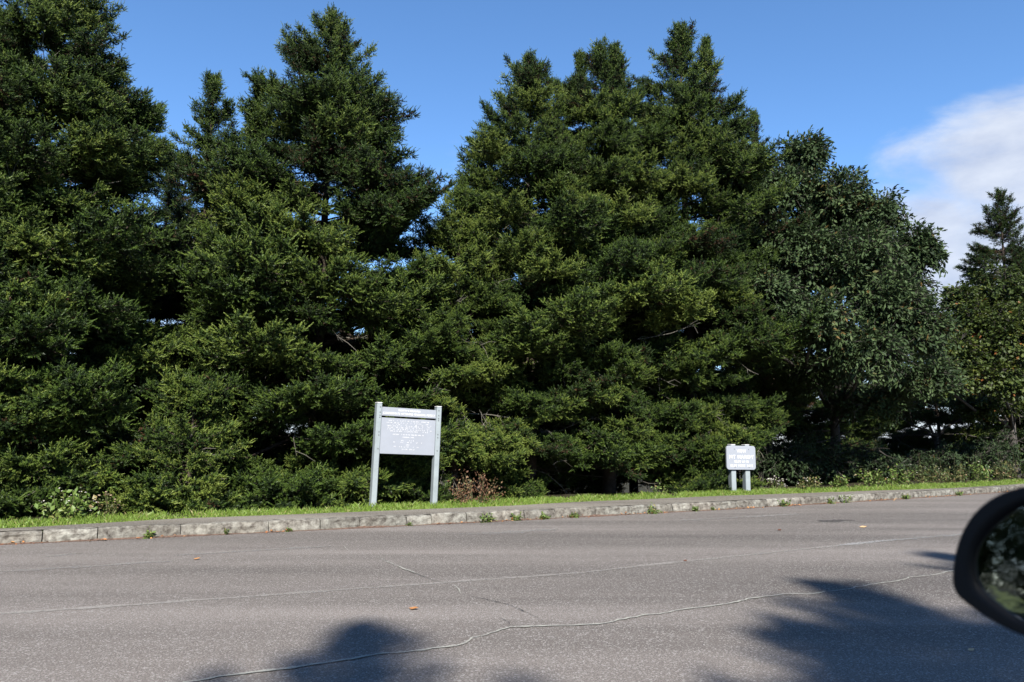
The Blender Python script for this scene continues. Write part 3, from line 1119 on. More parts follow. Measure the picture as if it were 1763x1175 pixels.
def broadleaf(name, label, loc, seed, lobes, nclus, leafgroup, scale=1.0, trunk_r=0.17, fork=2.4, bare=26, group=None, view=None, tint=0.0):
    """lobes: ellipsoids (x, y, z, rx, ry, rz) that together make the crown"""
    rg = np.random.default_rng(seed)
    t_ = thing(name, label, 'tree', loc, group=group)
    wood = MB()
    PT, RE, SC, IX, BT = [], [], [], [], []
    vw = np.array((-loc[0], -loc[1], 0)) if view is None else np.array(view, float)
    vw /= np.linalg.norm(vw)
    up = np.array((0, 0, 1.0))
    forkp = np.array([rg.normal(0, .1), rg.normal(0, .1), fork])
    wood.tube([(0, 0, -0.3), (0, 0, 0.25), forkp * .6, forkp], [trunk_r * 1.35, trunk_r, trunk_r * .9, trunk_r * .85], 9)
    vol = np.array([l[3] * l[5] for l in lobes])
    cnt = np.maximum(20, (nclus * vol / vol.sum()).astype(int))
    for (x, y, z, rx, ry, rz), n in zip(lobes, cnt):
        c = np.array([x, y, z])
        mid = (forkp + c) / 2 + np.array([rg.normal(0, .25), rg.normal(0, .25), -0.25])
        limb = [forkp - up * 0.3, forkp * .6 + mid * .4, mid, c - up * rz * 0.3, c + up * rz * 0.4]
        wood.tube(limb, [trunk_r * .5, trunk_r * .42, trunk_r * .32, trunk_r * .2, trunk_r * .08], 6)
        for k in range(n):
            v = rg.normal(size=3)
            v /= np.linalg.norm(v)
            rr = rg.uniform(0.25, 0.98) if rg.random() < 0.5 else rg.uniform(0.72, 1.02)
            bumpy = 1 + 0.22 * mnoise.noise(Vector(v * 2.6) + Vector((x, y, z)))
            p = c + v * (np.array([rx, ry, rz]) - .15) * rr * bumpy
            src = c - up * rz * 0.2 + (p - c) * 0.25
            if k % 4 == 0:
                wood.tube([src, (src + p) / 2 + rg.normal(0, .08, 3) - up * 0.06, p], [0.022, 0.014, 0.005], 3)
            out = (p - c) / (np.linalg.norm(p - c) + 1e-9)
            yaw = math.atan2(out[1], out[0]) + rg.normal(0, .4)
            pit = math.asin(np.clip(out[2], -1, 1)) * .6 + rg.normal(0, .3)
            RE.append(tuple((Matrix.Rotation(yaw, 3, 'Z') @ Matrix.Rotation(-pit, 3, 'Y') @ Matrix.Rotation(rg.normal(0, .3), 3, 'X')).to_euler()))
            PT.append(p - out * 0.25 * scale)
            SC.append(scale * rg.uniform(.8, 1.2))
            IX.append(int(rg.integers(0, 5)))
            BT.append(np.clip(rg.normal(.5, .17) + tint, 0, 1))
    wood.build('trunk', M_greybark, t_, smooth=True)
    scatter('crown', leafgroup, PT, RE, SC, IX, BT, t_)
    if bare:
        tw = MB()
        for k in range(bare):
            a = math.atan2(vw[1], vw[0]) + rg.normal(0, 0.9)
            d_ = np.array([math.cos(a), math.sin(a), rg.normal(0.05, 0.2)])
            p = np.array([0, 0, rg.uniform(0.9, fork * 1.7)])
            pts = [p]
            ln = rg.uniform(1.4, 3.4)
            for i in range(6):
                d_ = d_ + rg.normal(0, 0.16, 3)
                d_ /= np.linalg.norm(d_)
                pts.append(pts[-1] + d_ * ln / 6)
            tw.tube(pts, [0.030, 0.025, 0.020, 0.016, 0.012, 0.008, 0.004], 4)
            for i in range(8):
                j = rg.integers(2, 6)
                q = pts[j] + (pts[j + 1] - pts[j]) * rg.random()
                d2 = d_ + rg.normal(0, 0.55, 3)
                d2 /= np.linalg.norm(d2)
                l2 = rg.uniform(0.3, 0.9)
                m2 = q + d2 * l2 * .5 + rg.normal(0, .05, 3)
                tw.tube([q, m2, m2 + d2 * l2 * .5 + rg.normal(0, .05, 3)], [0.009, 0.006, 0.003], 3)
        o = tw.build('bare_branches', M_greybark, t_)
        o['kind'] = 'stuff'
    return t_


def lobes_at(loc, rows):
    """crown lobes given as (photo x, photo y, metres nearer than the trunk, rx, ry, rz)"""
    out = []
    for px, py, dy, rx, ry, rz in rows:
        p = at(px, py, loc[1] - dy)
        out.append((p.x - loc[0], p.y - loc[1], p.z - loc[2], rx, ry, rz))
    return out


OAK = base(1440, 26.0)
broadleaf('oak_tree', 'large oak with dull dark green leaves at the right end of the spruces', OAK, 61,
          lobes_at(OAK, [(1385, 268, 3.6, .80, .9, .85), (1345, 330, 4, 1.0, 1.1, 1.0), (1435, 345, 4, 1.15, 1.2, 1.05), (1510, 375, 4, 1.0, 1.1, 1.0),
                         (1568, 432, 4, .85, 1.0, .8), (1598, 438, 4.2, .50, .5, .5), (1470, 450, 5, 1.5, 1.2, 1.2), (1370, 440, 5, 1.2, 1.1, 1.1),
                         (1325, 500, 5.5, .95, .8, .65), (1305, 400, 3.5, .9, .9, 1.0), (1290, 560, 4.5, .9, .8, .8), (1400, 545, 5.8, 1.25, .8, .8), (1530, 520, 5.5, 1.3, 1.0, 1.0), (1575, 565, 5.2, 1.1, .9, 1.0),
                         (1490, 605, 5.8, 1.3, .9, .95), (1440, 420, 2.5, 1.9, .8, 1.9), (1530, 500, 2.5, 1.5, .8, 1.4), (1400, 640, 3.0, 1.2, .9, .8), (1500, 690, 2.0, 1.4, .9, .7), (1590, 650, 2.8, 1.2, .9, .8)]),
          3300, G_OAK, bare=30, fork=2.6)
MAP = base(1745, 31.0)
broadleaf('maple_tree', 'yellowing maple cut by the right edge of the frame', MAP, 62,
          lobes_at(MAP, [(1720, 505, 3, 1.3, 1.3, 1.1), (1655, 515, 3.2, .75, .9, .8), (1690, 560, 4, 1.5, 1.2, 1.1), (1645, 610, 5, 1.2, 1.0, .9), (1740, 590, 5, 1.4, 1.2, 1.2),
                         (1630, 660, 5.5, 1.0, .9, .7), (1720, 655, 5.5, 1.3, .9, .8), (1790, 540, 3, 1.4, 1.2, 1.5), (1700, 590, 2.0, 1.8, .8, 1.5), (1690, 700, 2.5, 1.4, .9, .7)]),
          1350, G_MAPLE, bare=20, fork=2.2)
UND = base(1615, 31.0)
broadleaf('understory_tree', 'shaded slender tree standing in the gloom between the oak and the maple', UND, 63,
          lobes_at(UND, [(1590, 660, 0, 1.4, 1.0, .9), (1660, 680, 0, 1.3, 1.0, .8), (1540, 700, 0, 1.2, 1.0, .8)]),
          260, G_OAK, bare=10, fork=2.0, trunk_r=0.11)
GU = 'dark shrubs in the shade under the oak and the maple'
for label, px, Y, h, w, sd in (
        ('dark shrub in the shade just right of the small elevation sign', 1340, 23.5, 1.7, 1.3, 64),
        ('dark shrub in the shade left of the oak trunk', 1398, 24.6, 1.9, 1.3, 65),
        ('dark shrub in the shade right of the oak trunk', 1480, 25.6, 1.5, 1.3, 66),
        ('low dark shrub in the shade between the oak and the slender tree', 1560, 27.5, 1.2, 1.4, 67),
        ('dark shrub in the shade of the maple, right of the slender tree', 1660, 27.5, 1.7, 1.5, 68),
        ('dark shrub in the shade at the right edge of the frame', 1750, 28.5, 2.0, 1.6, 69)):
    t_ = broadleaf('shrub', label, base(px, Y), sd, [(0, 0, h * .52, w, w * .8, h * .5), (-.5 * w, .1, h * .4, w * .7, w * .6, h * .4), (.5 * w, -.1, h * .38, w * .7, w * .6, h * .38)], 90, G_OAK, scale=.85, trunk_r=.05, fork=.35, bare=0, group=GU, tint=-.3)  # leaf tint lowered: the shade under the canopy is put into the colour
    t_['category'] = 'shrub'
print('boughs', NB[0])

# ------------------------------------------------------------------ trees across the road, behind the viewer: the tall ones cast the shadows on the asphalt, an added row blocks sky light
GA = 'trees across the road behind the viewer'


def shadow_foot(px, py, h):
    """foot of a tree of height h whose tip shades the road at a photo position"""
    p = gp(px, py)
    q = p + SUN_DIR * (h / SUN_DIR.z)
    return (q.x, q.y, 0.09)


spruce('tall spruce across the road whose tip shades the bottom of the picture', shadow_foot(632, 1086, 17.5), 71, 17.5, 3.7, group=GA, dens=17, bare=0, pw=0.75)
spruce('spruce across the road whose tip shades the road right of the long crack', shadow_foot(1385, 1080, 17.0), 77, 17.0, 3.9, group=GA, dens=15, bare=0, pw=0.7)
spruce('broad spruce across the road whose boughs shade the right of the road', shadow_foot(1420, 1010, 17.5), 72, 17.5, 3.8, group=GA, dens=15, bare=0, pw=0.7)
spruce('spruce across the road shading the asphalt below the car mirror', shadow_foot(1640, 960, 17.5), 73, 17.5, 3.8, group=GA, dens=15, bare=0, pw=0.7)
for k, t in enumerate((-62, -53, -45, -37, -29, -21, -13, 36, 45, 54)):  # unseen row, added to hold back sky light from behind the viewer
    q = kpt(t, -25.5 - 2.5 * (k % 2) if t < 0 else -24.5, 0.09)
    spruce('spruce of the row added across the road behind the viewer, outside the picture, to block sky light', (q.x, q.y, 0.09), 200 + k, 12.5 + 1.5 * ((k * 7) % 3), 3.3, group=GA, dens=16, bare=0, pw=0.65)
for label, x, y, sd, mat in (
        ('yellow green maple seen only in the car mirror', -41.5, -21.6, 74, G_MAPLE),
        ('dark leafy tree seen only in the car mirror', -47, -20.5, 75, G_OAK),
        ('leafy tree beside the road seen only in the car mirror', -44, -18.2, 76, G_MAPLE)):
    t, s = kts((x, y))
    broadleaf('roadside_tree', label, (x, y, 0.1), sd, [(0, 0, 5.5, 3, 3, 2.5), (1.6, .8, 3.8, 2.2, 2, 1.8), (-1.6, -.6, 3.6, 2.3, 2, 1.8), (.4, 0, 2.2, 2.5, 2.2, 1.4), (-.8, .3, 1.4, 2.0, 2.0, 1.0)], 900, mat, scale=1.0, bare=0, group=GA, view=(0.8, 0.6, 0))

# ------------------------------------------------------------------ grass
gV, gT = [], []


def grass():
    n = 0
    tt, s_, zz, hh = [], [], [], []
    for t in np.arange(-3, 34, 0.05):
        w = wback(t)
        depth = (0.85 if t < 9 else 1.1) + 0.4 * mnoise.noise((t * 0.5, 0, 2))
        for k in range(int(72 * (1.0 if t < 17 else 0.8))):
            f = random.random()
            s = w - 0.05 + f * depth
            thin = mnoise.noise((t * 1.4, s * 1.4, 6))
            if thin < -0.42 and f > .3:
                continue
            tt.append(t + random.uniform(-.03, .03))
            s_.append(s)
            h = random.uniform(0.035, 0.085) * (1 + 0.7 * max(0, thin)) * (0.55 + 0.9 * f)
            hh.append(h)
    P = np.array([kpt(a, b, rise(a, b) - 0.004) for a, b in zip(tt, s_)])
    n = len(P)
    H = np.array(hh)[:, None]
    a = rng.uniform(0, 6.28, n)
    S = np.stack([np.cos(a), np.sin(a), 0 * a], 1)
    lean = rng.normal(0, 0.4, (n, 3)) * H
    lean[:, 2] = 0
    up = np.array([[0, 0, 1.0]])
    w = rng.uniform(0.005, 0.010, n)[:, None]
    V = np.stack([P - S * w, P + S * w, P + up * H * .6 + lean * .4 + S * w * .7, P + up * H + lean], 1).reshape(-1, 3)
    b = (np.arange(n) * 4)[:, None]
    F = np.concatenate([b + np.array([[0, 1, 2]]), b + np.array([[0, 2, 3]])], 1).reshape(-1, 3)
    T = np.clip(rng.normal(0.5, 0.22, n), 0, 0.95)
    T[rng.random(n) < 0.05] = 1.0
    return mesh_np('grass', V, F, M_grass, np.repeat(T, 4))


tag(obj('grass', grass()), 'narrow strip of bright green grass between the path and the trees', 'grass', kind='stuff')


# ------------------------------------------------------------------ weeds, shrubs, flowers
def leafy(name, label, cat, loc, seed, w, h, n, leaf, mat, wr=0.55, stems=8, flowers=0, fmat=None, fsize=0.02, group=None, dome=True, stemmat=None, tall=0):
    rg = np.random.default_rng(seed)
    t_ = thing(name, label, cat, loc, group=group)
    st = MB()
    P, D, NN = [], [], []
    tips = []
    for k in range(stems):
        a = rg.uniform(0, 6.28)
        r = math.sqrt(rg.random()) * w * .5
        hh = h * (math.sqrt(max(0.05, 1 - (r / (w * .5)) ** 2 * .8)) if dome else rg.uniform(.6, 1.1)) * rg.uniform(.75, 1.1)
        tip = np.array([math.cos(a) * r, math.sin(a) * r, hh])
        b = np.array([tip[0] * .35, tip[1] * .35, -0.03])
        m_ = (b + tip) / 2 + rg.normal(0, .03 * w, 3)
        st.tube([b, m_, tip], [0.007, 0.005, 0.003], 3)
        tips.append(tip)
        m = max(2, n // stems)
        q = rg.uniform(0.15, 1.02, m)
        pos = np.where(q[:, None] < .5, b + (m_ - b) * (q * 2)[:, None], m_ + (tip - m_) * (q * 2 - 1)[:, None]) + rg.normal(0, w * 0.055, (m, 3))
        pos[:, 2] = np.maximum(pos[:, 2], 0.01)
        dv = rg.normal(0, .8, (m, 3)) + np.array([0, 0, 0.15])
        P.append(pos)
        D.append(dv)
        NN.append(np.array([0, 0, 1.0]) + rg.normal(0, .5, (m, 3)))
    P, D, NN = map(np.concatenate, (P, D, NN))
    m = len(P)
    if tall:
        for k in range(tall):
            a = rg.uniform(0, 6.28)
            b = np.array([math.cos(a), math.sin(a), 0]) * w * .4 * rg.random()
            st.tube([b, b + np.array([rg.normal(0, .03), 0, h * .8]), b + np.array([rg.normal(0, .06), 0, h * 1.5])], [.006, .005, .003], 3)
    st.build('stems', stemmat or M_stem, t_)
    ft = np.clip(rg.normal(.55, .25, m), 0, 1)
    fo = obj('foliage', leaf_mesh('foliage', P, D, NN, rg.uniform(*leaf, m), rg.uniform(*leaf, m) * wr, ft, mat), t_)
    fo['kind'] = 'stuff'
    if flowers:
        fb = MB()
        for k in range(flowers):
            tp = tips[k % len(tips)] + rg.normal(0, 0.05 * w, 3) + np.array([0, 0, rg.uniform(0, .04)])
            f = fsize * rg.uniform(.7, 1.3)
            ring = [tp + np.array([math.cos(j * 1.047) * f * (1 if j % 2 else .7), math.sin(j * 1.047) * f, rg.normal(0, .2 * f)]) for j in range(6)]
            fb.add([tp + np.array([0, 0, f * .5])] + ring + [tp - np.array([0, 0, f * .6])],
                   [(0, 1 + j, 1 + (j + 1) % 6) for j in range(6)] + [(7, 1 + (j + 1) % 6, 1 + j) for j in range(6)])
        fb.build('flower_heads', fmat, t_)['kind'] = 'stuff'
    return t_


def on_ground(px, py, dz=0.0):
    p = gp(px, py, 0.15)
    t, s = kts(p)
    z = rise(t, s) - 0.01
    return (p.x, p.y, z)


leafy('brown_shrub', 'shrub with dry reddish brown leaves right of the memorial sign', 'shrub', on_ground(820, 870), 81, 1.15, 0.66, 900, (.035, .065), M_brownleaf, .62, 22)
leafy('flowering_weed', 'pale green broad leaved weed with whitish flowers at the left end of the grass', 'weed', on_ground(112, 897), 82, 0.95, 0.50, 380, (.06, .115), M_weedleaf, .75, 20, 26, M_flower, .018)
leafy('drying_weed', 'weed with browning flower heads right of the pale flowering weed', 'weed', on_ground(182, 893), 83, 0.6, 0.40, 180, (.04, .07), M_drymix, .6, 10, 14, M_dryflower, .022)
leafy('aster_clump', 'small clump of white asters right of the small elevation sign', 'flowers', on_ground(1336, 845), 84, 0.55, 0.34, 150, (.035, .06), M_weedleaf, .4, 14, 40, M_flower, .024, tall=0)
leafy('dry_weed', 'bare grey weed stalks beside the white asters', 'weed', on_ground(1314, 846), 85, 0.42, 0.34, 14, (.02, .03), M_drymix, .4, 7, 6, M_dryflower, .012, stemmat=M_twig, tall=5)
leafy('seedling', 'yellow green seedling at the foot of the spruces midway between the signs', 'seedling', on_ground(1132, 853), 86, 0.55, 0.38, 90, (.045, .075), M_weedleaf, .7, 9)
leafy('seedling', 'second pale seedling low in the grass right of the brown shrub', 'seedling', on_ground(905, 857), 87, 0.5, 0.28, 70, (.04, .07), M_weedleaf, .6, 8)
GW = 'weeds along the right end of the grass'
k = 0
for px, py, w, h, mat, lab in (
        (1398, 842, .7, .22, M_drymix, 'low weeds with a few tan leaves, first clump right of the asters'),
        (1450, 840, .6, .25, M_weedleaf, 'small green weed clump under the oak'),
        (1500, 838, 1.0, .42, M_weedleaf, 'bushy green weeds where the shade of the oak ends'),
        (1545, 836, 1.0, .45, M_weedleaf, 'leafy goldenrod clump, tallest of the green weeds at right'),
        (1598, 835, 1.1, .50, M_drymix, 'drying fern like weeds with tan tips at right'),
        (1645, 833, 1.0, .48, M_drymix, 'browning weed clump beside the slim dark trunk'),
        (1690, 831, 1.1, .50, M_weedleaf, 'yellow green weeds right of the browning clump'),
        (1735, 829, 1.0, .55, M_drymix, 'tall dry weeds with pale seed heads nearest the right edge')):
    leafy('weed_clump', lab, 'weeds', on_ground(px, py), 90 + k, w * 1.15, h * 1.3, 380, (.06, .12), mat, .5, 18, 14 if mat is M_drymix else 5, M_dryflower if k % 2 else M_flower, .02, group=GW, tall=3 if k > 3 else 0)
    k += 1

GK = 'weeds growing in the gutter at the kerb'
for i, (px, py, w, h, lab) in enumerate((
        (256, 927, .20, .085, 'leafy weed in the gutter, leftmost along the kerb'),
        (388, 920, .07, .07, 'tiny upright weed sprouting from a kerb joint left of the memorial sign'),
        (494, 914.5, .09, .04, 'flat yellowish weed at the kerb left of the memorial sign'),
        (706, 906, .08, .04, 'tiny weed at the kerb right below the memorial sign'),
        (833, 900, .42, .13, 'largest gutter weed, a wide mat of leaves below the brown shrub'),
        (891, 896.5, .22, .11, 'thin gutter weed with an upright stalk right of the widest one'),
        (934, 894.5, .24, .09, 'round bright gutter weed, middle one of three right of the widest'),
        (986, 892, .22, .07, 'low gutter weed, rightmost of three right of the widest'),
        (1127, 885, .34, .13, 'spiky gutter weed with dark blades midway between the signs'),
        (1196, 880.5, .16, .09, 'small gutter weed left below the elevation sign'),
        (1222, 878.5, .10, .05, 'tiny gutter weed just below the elevation sign'),
        (1348, 872, .30, .12, 'gutter weed, first one right of the elevation sign'),
        (1422, 867, .26, .09, 'low gutter weed left of the tall one under the oak'),
        (1448, 865.5, .40, .20, 'tall gutter weed leaning on the kerb under the oak'),
        (1551, 859, .32, .11, 'gutter weed among orange leaves near the dark car mirror'),
        (1650, 853.5, .36, .10, 'last gutter weed above the car mirror'))):
    p = gp(px, py)
    t, s = kts(p)
    q = kpt(t, -0.035, 0.0)
    leafy('gutter_weed', lab, 'weed', (q.x, q.y, 0.012), 120 + i, w, h, int(40 + 170 * w), (.05, .10) if w > .15 else (.03, .06), M_weedleaf, .36, 8, group=GK, dome=True)


def litter(name, n, pos, size, seed):
    rg = np.random.default_rng(seed)
    P = np.array([pos(rg) for _ in range(n)])
    D = rg.normal(0, 1, (n, 3))
    D[:, 2] *= 0.25
    NN = np.array([0, 0, 1.0]) + rg.normal(0, .35, (n, 3))
    return mesh_np(name, *_leaf_arr(P, D, NN, rg.uniform(*size, n), rg.uniform(*size, n) * .6), M_litter, np.repeat(rg.uniform(0, .9, n), 5))


def _leaf_arr(P, D, Nn, LEN, W):
    D = D / np.linalg.norm(D, axis=1, keepdims=True)
    S = np.cross(D, Nn)
    S /= np.linalg.norm(S, axis=1, keepdims=True)
    U = np.cross(S, D)
    U *= np.sign(U[:, 2:3])
    l, w = LEN[:, None], W[:, None]
    m1 = P + D * l * .5
    V = np.stack([P, m1 + S * w * .5 + U * w * .07, P + D * l + U * l * .10, m1 - S * w * .5 + U * w * .05, m1], 1).reshape(-1, 3)
    b = (np.arange(len(P)) * 5)[:, None]
    F = np.concatenate([b + np.array([[0, 1, 4]]), b + np.array([[1, 2, 4]]), b + np.array([[2, 3, 4]]), b + np.array([[3, 0, 4]])], 1).reshape(-1, 3)
    return V, F


M_litter = tint_mat('fallen_leaves', [(0.0, (0.16, 0.06, 0.03)), (0.4, (0.48, 0.19, 0.07)), (0.8, (0.66, 0.36, 0.14)), (1.0, (0.75, 0.56, 0.34))], 0.7, 0.2)


def gutter_pos(rg):
    t = rg.uniform(-4, 36)
    for _ in range(6):
        if mnoise.noise((t * .8, 4, 4)) > -0.05:
            break
        t = rg.uniform(-4, 36)
    p = kpt(t, -abs(rg.normal(0.0, 0.085)) - 0.01, 0.014)
    return (p.x, p.y, p.z + rg.uniform(0, .015))


tag(obj('fallen_leaves', litter('fallen_leaves', 620, gutter_pos, (.025, .065), 5)), 'brown and orange fallen leaves gathered along the foot of the kerb', 'leaves', kind='stuff')
GL = 'single leaves lying on the road'
for i, (px, py, lab, sz, ti) in enumerate(((712, 1050, 'orange leaf on the road in front of the memorial sign', .10, .55), (339, 964, 'small orange leaf on the road at left below the kerb', .10, .6),
                                       (1486, 909, 'tan leaf on the road between the kerb and the car mirror', .13, .9), (1672, 1122, 'pale leaf lying in the tree shadow below the car mirror', .055, .95),
                                       (1180, 967, 'small dark leaf on the road in front of the elevation sign', .06, .02), (1342, 914, 'curled dark leaf on the road below the elevation sign', .09, .0))):
    p = gp(px, py)
    V, F = _leaf_arr(np.array([[0, 0, 0.0]]), np.array([[1.0, .3 * (i - 2), .03 * (i % 2)]]), np.array([[.05, -.30, 1.0]]), np.array([sz]), np.array([sz * .6]))
    V[:, :2] -= V[:, :2].mean(0)
    V[:, 2] -= V[:, 2].min()
    tag(obj('fallen_leaf', mesh_np('fallen_leaf', V, F, M_litter, np.full(5, ti)), None, (p.x, p.y, 0.008)), lab, 'leaf', GL)


# ------------------------------------------------------------------ signs
def text_mesh(s, width, height, depth=0.006, bold=0.006):
    cu = bpy.data.curves.new('t', 'FONT')
    cu.body = s
    cu.align_x = 'LEFT'
    cu.size = 1.0
    cu.offset = bold
    cu.space_character = 1.16
    cu.extrude = 0.05
    cu.resolution_u = 3
    o = bpy.data.objects.new('t', cu)
    col.objects.link(o)
    bpy.context.view_layer.update()
    me = bpy.data.meshes.new_from_object(o.evaluated_get(bpy.context.evaluated_depsgraph_get()))
    bpy.data.objects.remove(o)
    bpy.data.curves.remove(cu)
    V = np.zeros(len(me.vertices) * 3, np.float32)
    me.vertices.foreach_get('co', V)
    V = V.reshape(-1, 3)
    mn, mxx = V.min(0), V.max(0)
    V = (V - (mn + mxx) / 2) / (mxx - mn) * np.array([width, height, depth])
    V = np.stack([V[:, 0], -V[:, 2], V[:, 1]], 1)      # stand it up, facing -Y
    me.vertices.foreach_set('co', V.astype(np.float32).ravel())
    me.materials.clear()
    me.materials.append(M_white)
    me.update()
    return me


def round_board(w, h, th, r, n=5):
    """rounded rectangle standing in XZ, front at y = -th/2, edges eased"""
    def ring(i, y):
        out = []
        for cx, cz, a0 in ((w / 2 - r, h / 2 - r, 0), (-w / 2 + r, h / 2 - r, 90), (-w / 2 + r, -h / 2 + r, 180), (w / 2 - r, -h / 2 + r, 270)):
            for k in range(n + 1):
                a = R(a0 + 90 * k / n)
                out.append((cx + math.cos(a) * (r - i), y, cz + math.sin(a) * (r - i)))
        return out
    e = min(0.006, th * .3)
    V = ring(e, -th / 2) + ring(0, -th / 2 + e) + ring(0, th / 2 - e) + ring(e, th / 2)
    m = 4 * (n + 1)
    F = [tuple(range(m)), tuple(range(4 * m - 1, 3 * m - 1, -1))]
    for k in range(3):
        for j in range(m):
            a, b = k * m + j, k * m + (j + 1) % m
            F.append((a, a + m, b + m, b))
    mb = MB()
    mb.add(V, F)
    return mb


def bolt(mb, x, y, z, r=0.011):
    ring = [(x + math.cos(R(60 * j)) * r, y, z + math.sin(R(60 * j)) * r) for j in range(6)]
    ring2 = [(a, b - 0.008, c) for a, b, c in ring]
    mb.add(ring + ring2, [(0 + j, (j + 1) % 6, 6 + (j + 1) % 6, 6 + j) for j in range(6)] + [(6, 7, 8, 9, 10, 11)])


bm_ = MB()
bolt(bm_, 0, 0, 0)
BOLT = bpy.data.meshes.new('bolt')
BOLT.from_pydata(bm_.v, [], bm_.f)
BOLT.materials.append(M_bolt)
p = gp(695, 872, 0.16)
sg = thing('memorial_sign', 'large grey blue memorial sign on two tall posts, leaning slightly right', 'sign', (p.x, p.y, 0.15), (0, R(2.1), R(29)))
SW = 1.36          # over the posts
PW, PD, PH = 0.105, 0.145, 1.97
for s_ in (-1, 1):
    mb = MB()
    x = s_ * (SW / 2 - PW / 2)
    mb.box(x - PW / 2, x + PW / 2, -PD / 2, PD / 2, -0.4, PH, 0.012)
    po = mb.build('post', M_post, sg)
    for z in (1.90, 1.80, 1.74, 1.70, 1.42, 1.36, 1.10):
        obj('bolt', BOLT, po, (x - s_ * 0.012, -PD / 2 - 0.001, z))
    cb = MB()
    cb.box(x - PW / 2 - .003, x + PW / 2 + .003, -PD / 2 - .003, PD / 2 + .003, PH + .001, PH + .018, 0.008)
    cb.build('cap', M_white, po)
IW = SW - 2 * PW - 0.006
hb = MB()
hb.box(-IW / 2, IW / 2, -0.045, 0.0, 1.735, 1.905, 0.004)
hb = hb.build('header_board', M_sign, sg)
mbd = MB()
mbd.box(-IW / 2, IW / 2, -0.045, 0.0, 1.005, 1.700, 0.004)
mbd = mbd.build('main_board', M_sign, sg)
obj('lettering', text_mesh('NORTH CAROLINA', 0.46, 0.040), hb, (0, -0.048, 1.853))
obj('lettering', text_mesh('CONFEDERATE VETERANS MEMORIAL FOREST', 1.09, 0.042), hb, (0, -0.048, 1.788))
# the small weathered text below can no longer be read: rows of worn raised strokes
rs = random.Random(4)
lm = MB()
rows = [(0.055, .74, 0, .8), (0.115, .80, 0, .55), (0.16, .82, 0.02, .35), (0.20, .82, 0.02, .5), (0.245, .82, 0.02, .6), (0.295, .80, 0.02, .65), (0.345, .70, 0.02, .75),
        (0.435, .56, 0, .85), (0.505, .20, 0, .8), (0.60, .28, 0, .35), (0.65, .56, 0, .35), (0.72, .06, 0, .9), (0.775, .50, 0, .45), (0.845, .24, 0, .8)]
for fy, fw, ox, keep in rows:
    z = 1.700 - fy * 0.695 - 0.012
    x = -fw * IW / 2 + ox
    x1 = fw * IW / 2 + ox
    while x < x1:
        word = rs.randint(3, 9)
        for k in range(word):
            if rs.random() < keep and x < x1:
                hh = 0.011
                kind_ = rs.random()
                lm.box(x, x + 0.0042, -0.0475, -0.0445, z - hh, z + hh)
                if kind_ < .7:
                    zz = rs.choice((-hh, 0, hh - .004))
                    lm.box(x + .0042, x + 0.0125, -0.0475, -0.0445, z + zz, z + zz + .005)
                if kind_ > .4:
                    lm.box(x + .0095, x + 0.0135, -0.0478, -0.0446, z - hh * rs.choice((1, 1, 0)), z + hh)
            x += 0.0185
        x += 0.022
lm.build('lettering', M_faded, mbd)['kind'] = 'stuff'

p = gp(1276, 849, 0.155)
s2 = thing('elevation_sign', 'small rounded grey sign reading VIEW MT HARDY on two short posts', 'sign', (p.x, p.y, 0.145), (0, R(0.8), R(17)))
S = 18.9 / 1300.0
BW, BH = 0.845, 0.600
for s_ in (-1, 1):
    mb = MB()
    x = s_ * 0.205 + 0.015
    mb.box(x - .067, x + .067, 0.0, 0.165, -0.4, 1.205, 0.012)
    po = mb.build('post', M_post, s2)
    cb = MB()
    cb.box(x - .070, x + .070, -.002, .168, 1.206, 1.222, 0.007)
    cb.build('cap', M_white, po)
bd = round_board(BW, BH, 0.05, 0.075).build('board', M_sign, s2, (0, -0.026, 0.885))
for s, w, h, z in (('VIEW', .265, .078, .165), ('MT HARDY', .705, .090, .022), ('ELEV 6110', .405, .060, -.097), ('ELEV HERE 5415', .640, .060, -.198)):
    obj('lettering', text_mesh(s, w, h, 0.006, 0.004), bd, (0.005, -0.0285, z))
for x in (-.19, .22):
    for z in (.215, -.24):
        obj('bolt', BOLT, bd, (x, -0.0255, z))

# ------------------------------------------------------------------ the car the view is taken from: its side mirror
HOUSE = [(1763, 836), (1715, 850), (1680, 876), (1656, 910), (1642, 950), (1637, 990), (1639, 1015), (1652, 1033), (1690, 1061), (1730, 1084), (1763, 1098),
         (1840, 1122), (1930, 1125), (2010, 1095), (2050, 1020), (2050, 930), (2010, 860), (1930, 822), (1840, 820)]
GLASS = [(1762, 869), (1722, 897), (1690, 930), (1679, 958), (1679, 989), (1692, 1018), (1718, 1039), (1745, 1060), (1764, 1071),
         (1840, 1098), (1920, 1100), (1985, 1074), (2018, 1012), (2018, 938), (1985, 882), (1920, 848), (1835, 845)]
mc = at(1800, 970, 0.80)
MN = Vector((-0.745, -0.665, 0.078)).normalized()


def on_mirror(px, py, off=0.0):
    r = ray(px, py)
    o_ = Vector((0, 0, CAM_H))
    k = (mc + MN * off - o_).dot(MN) / r.dot(MN)
    return o_ + r * k


def smooth_loop(pts, it=2):
    for _ in range(it):
        q = []
        for i in range(len(pts)):
            a, b = pts[i], pts[(i + 1) % len(pts)]
            q += [a * .75 + b * .25, a * .25 + b * .75]
        pts = q
    return pts


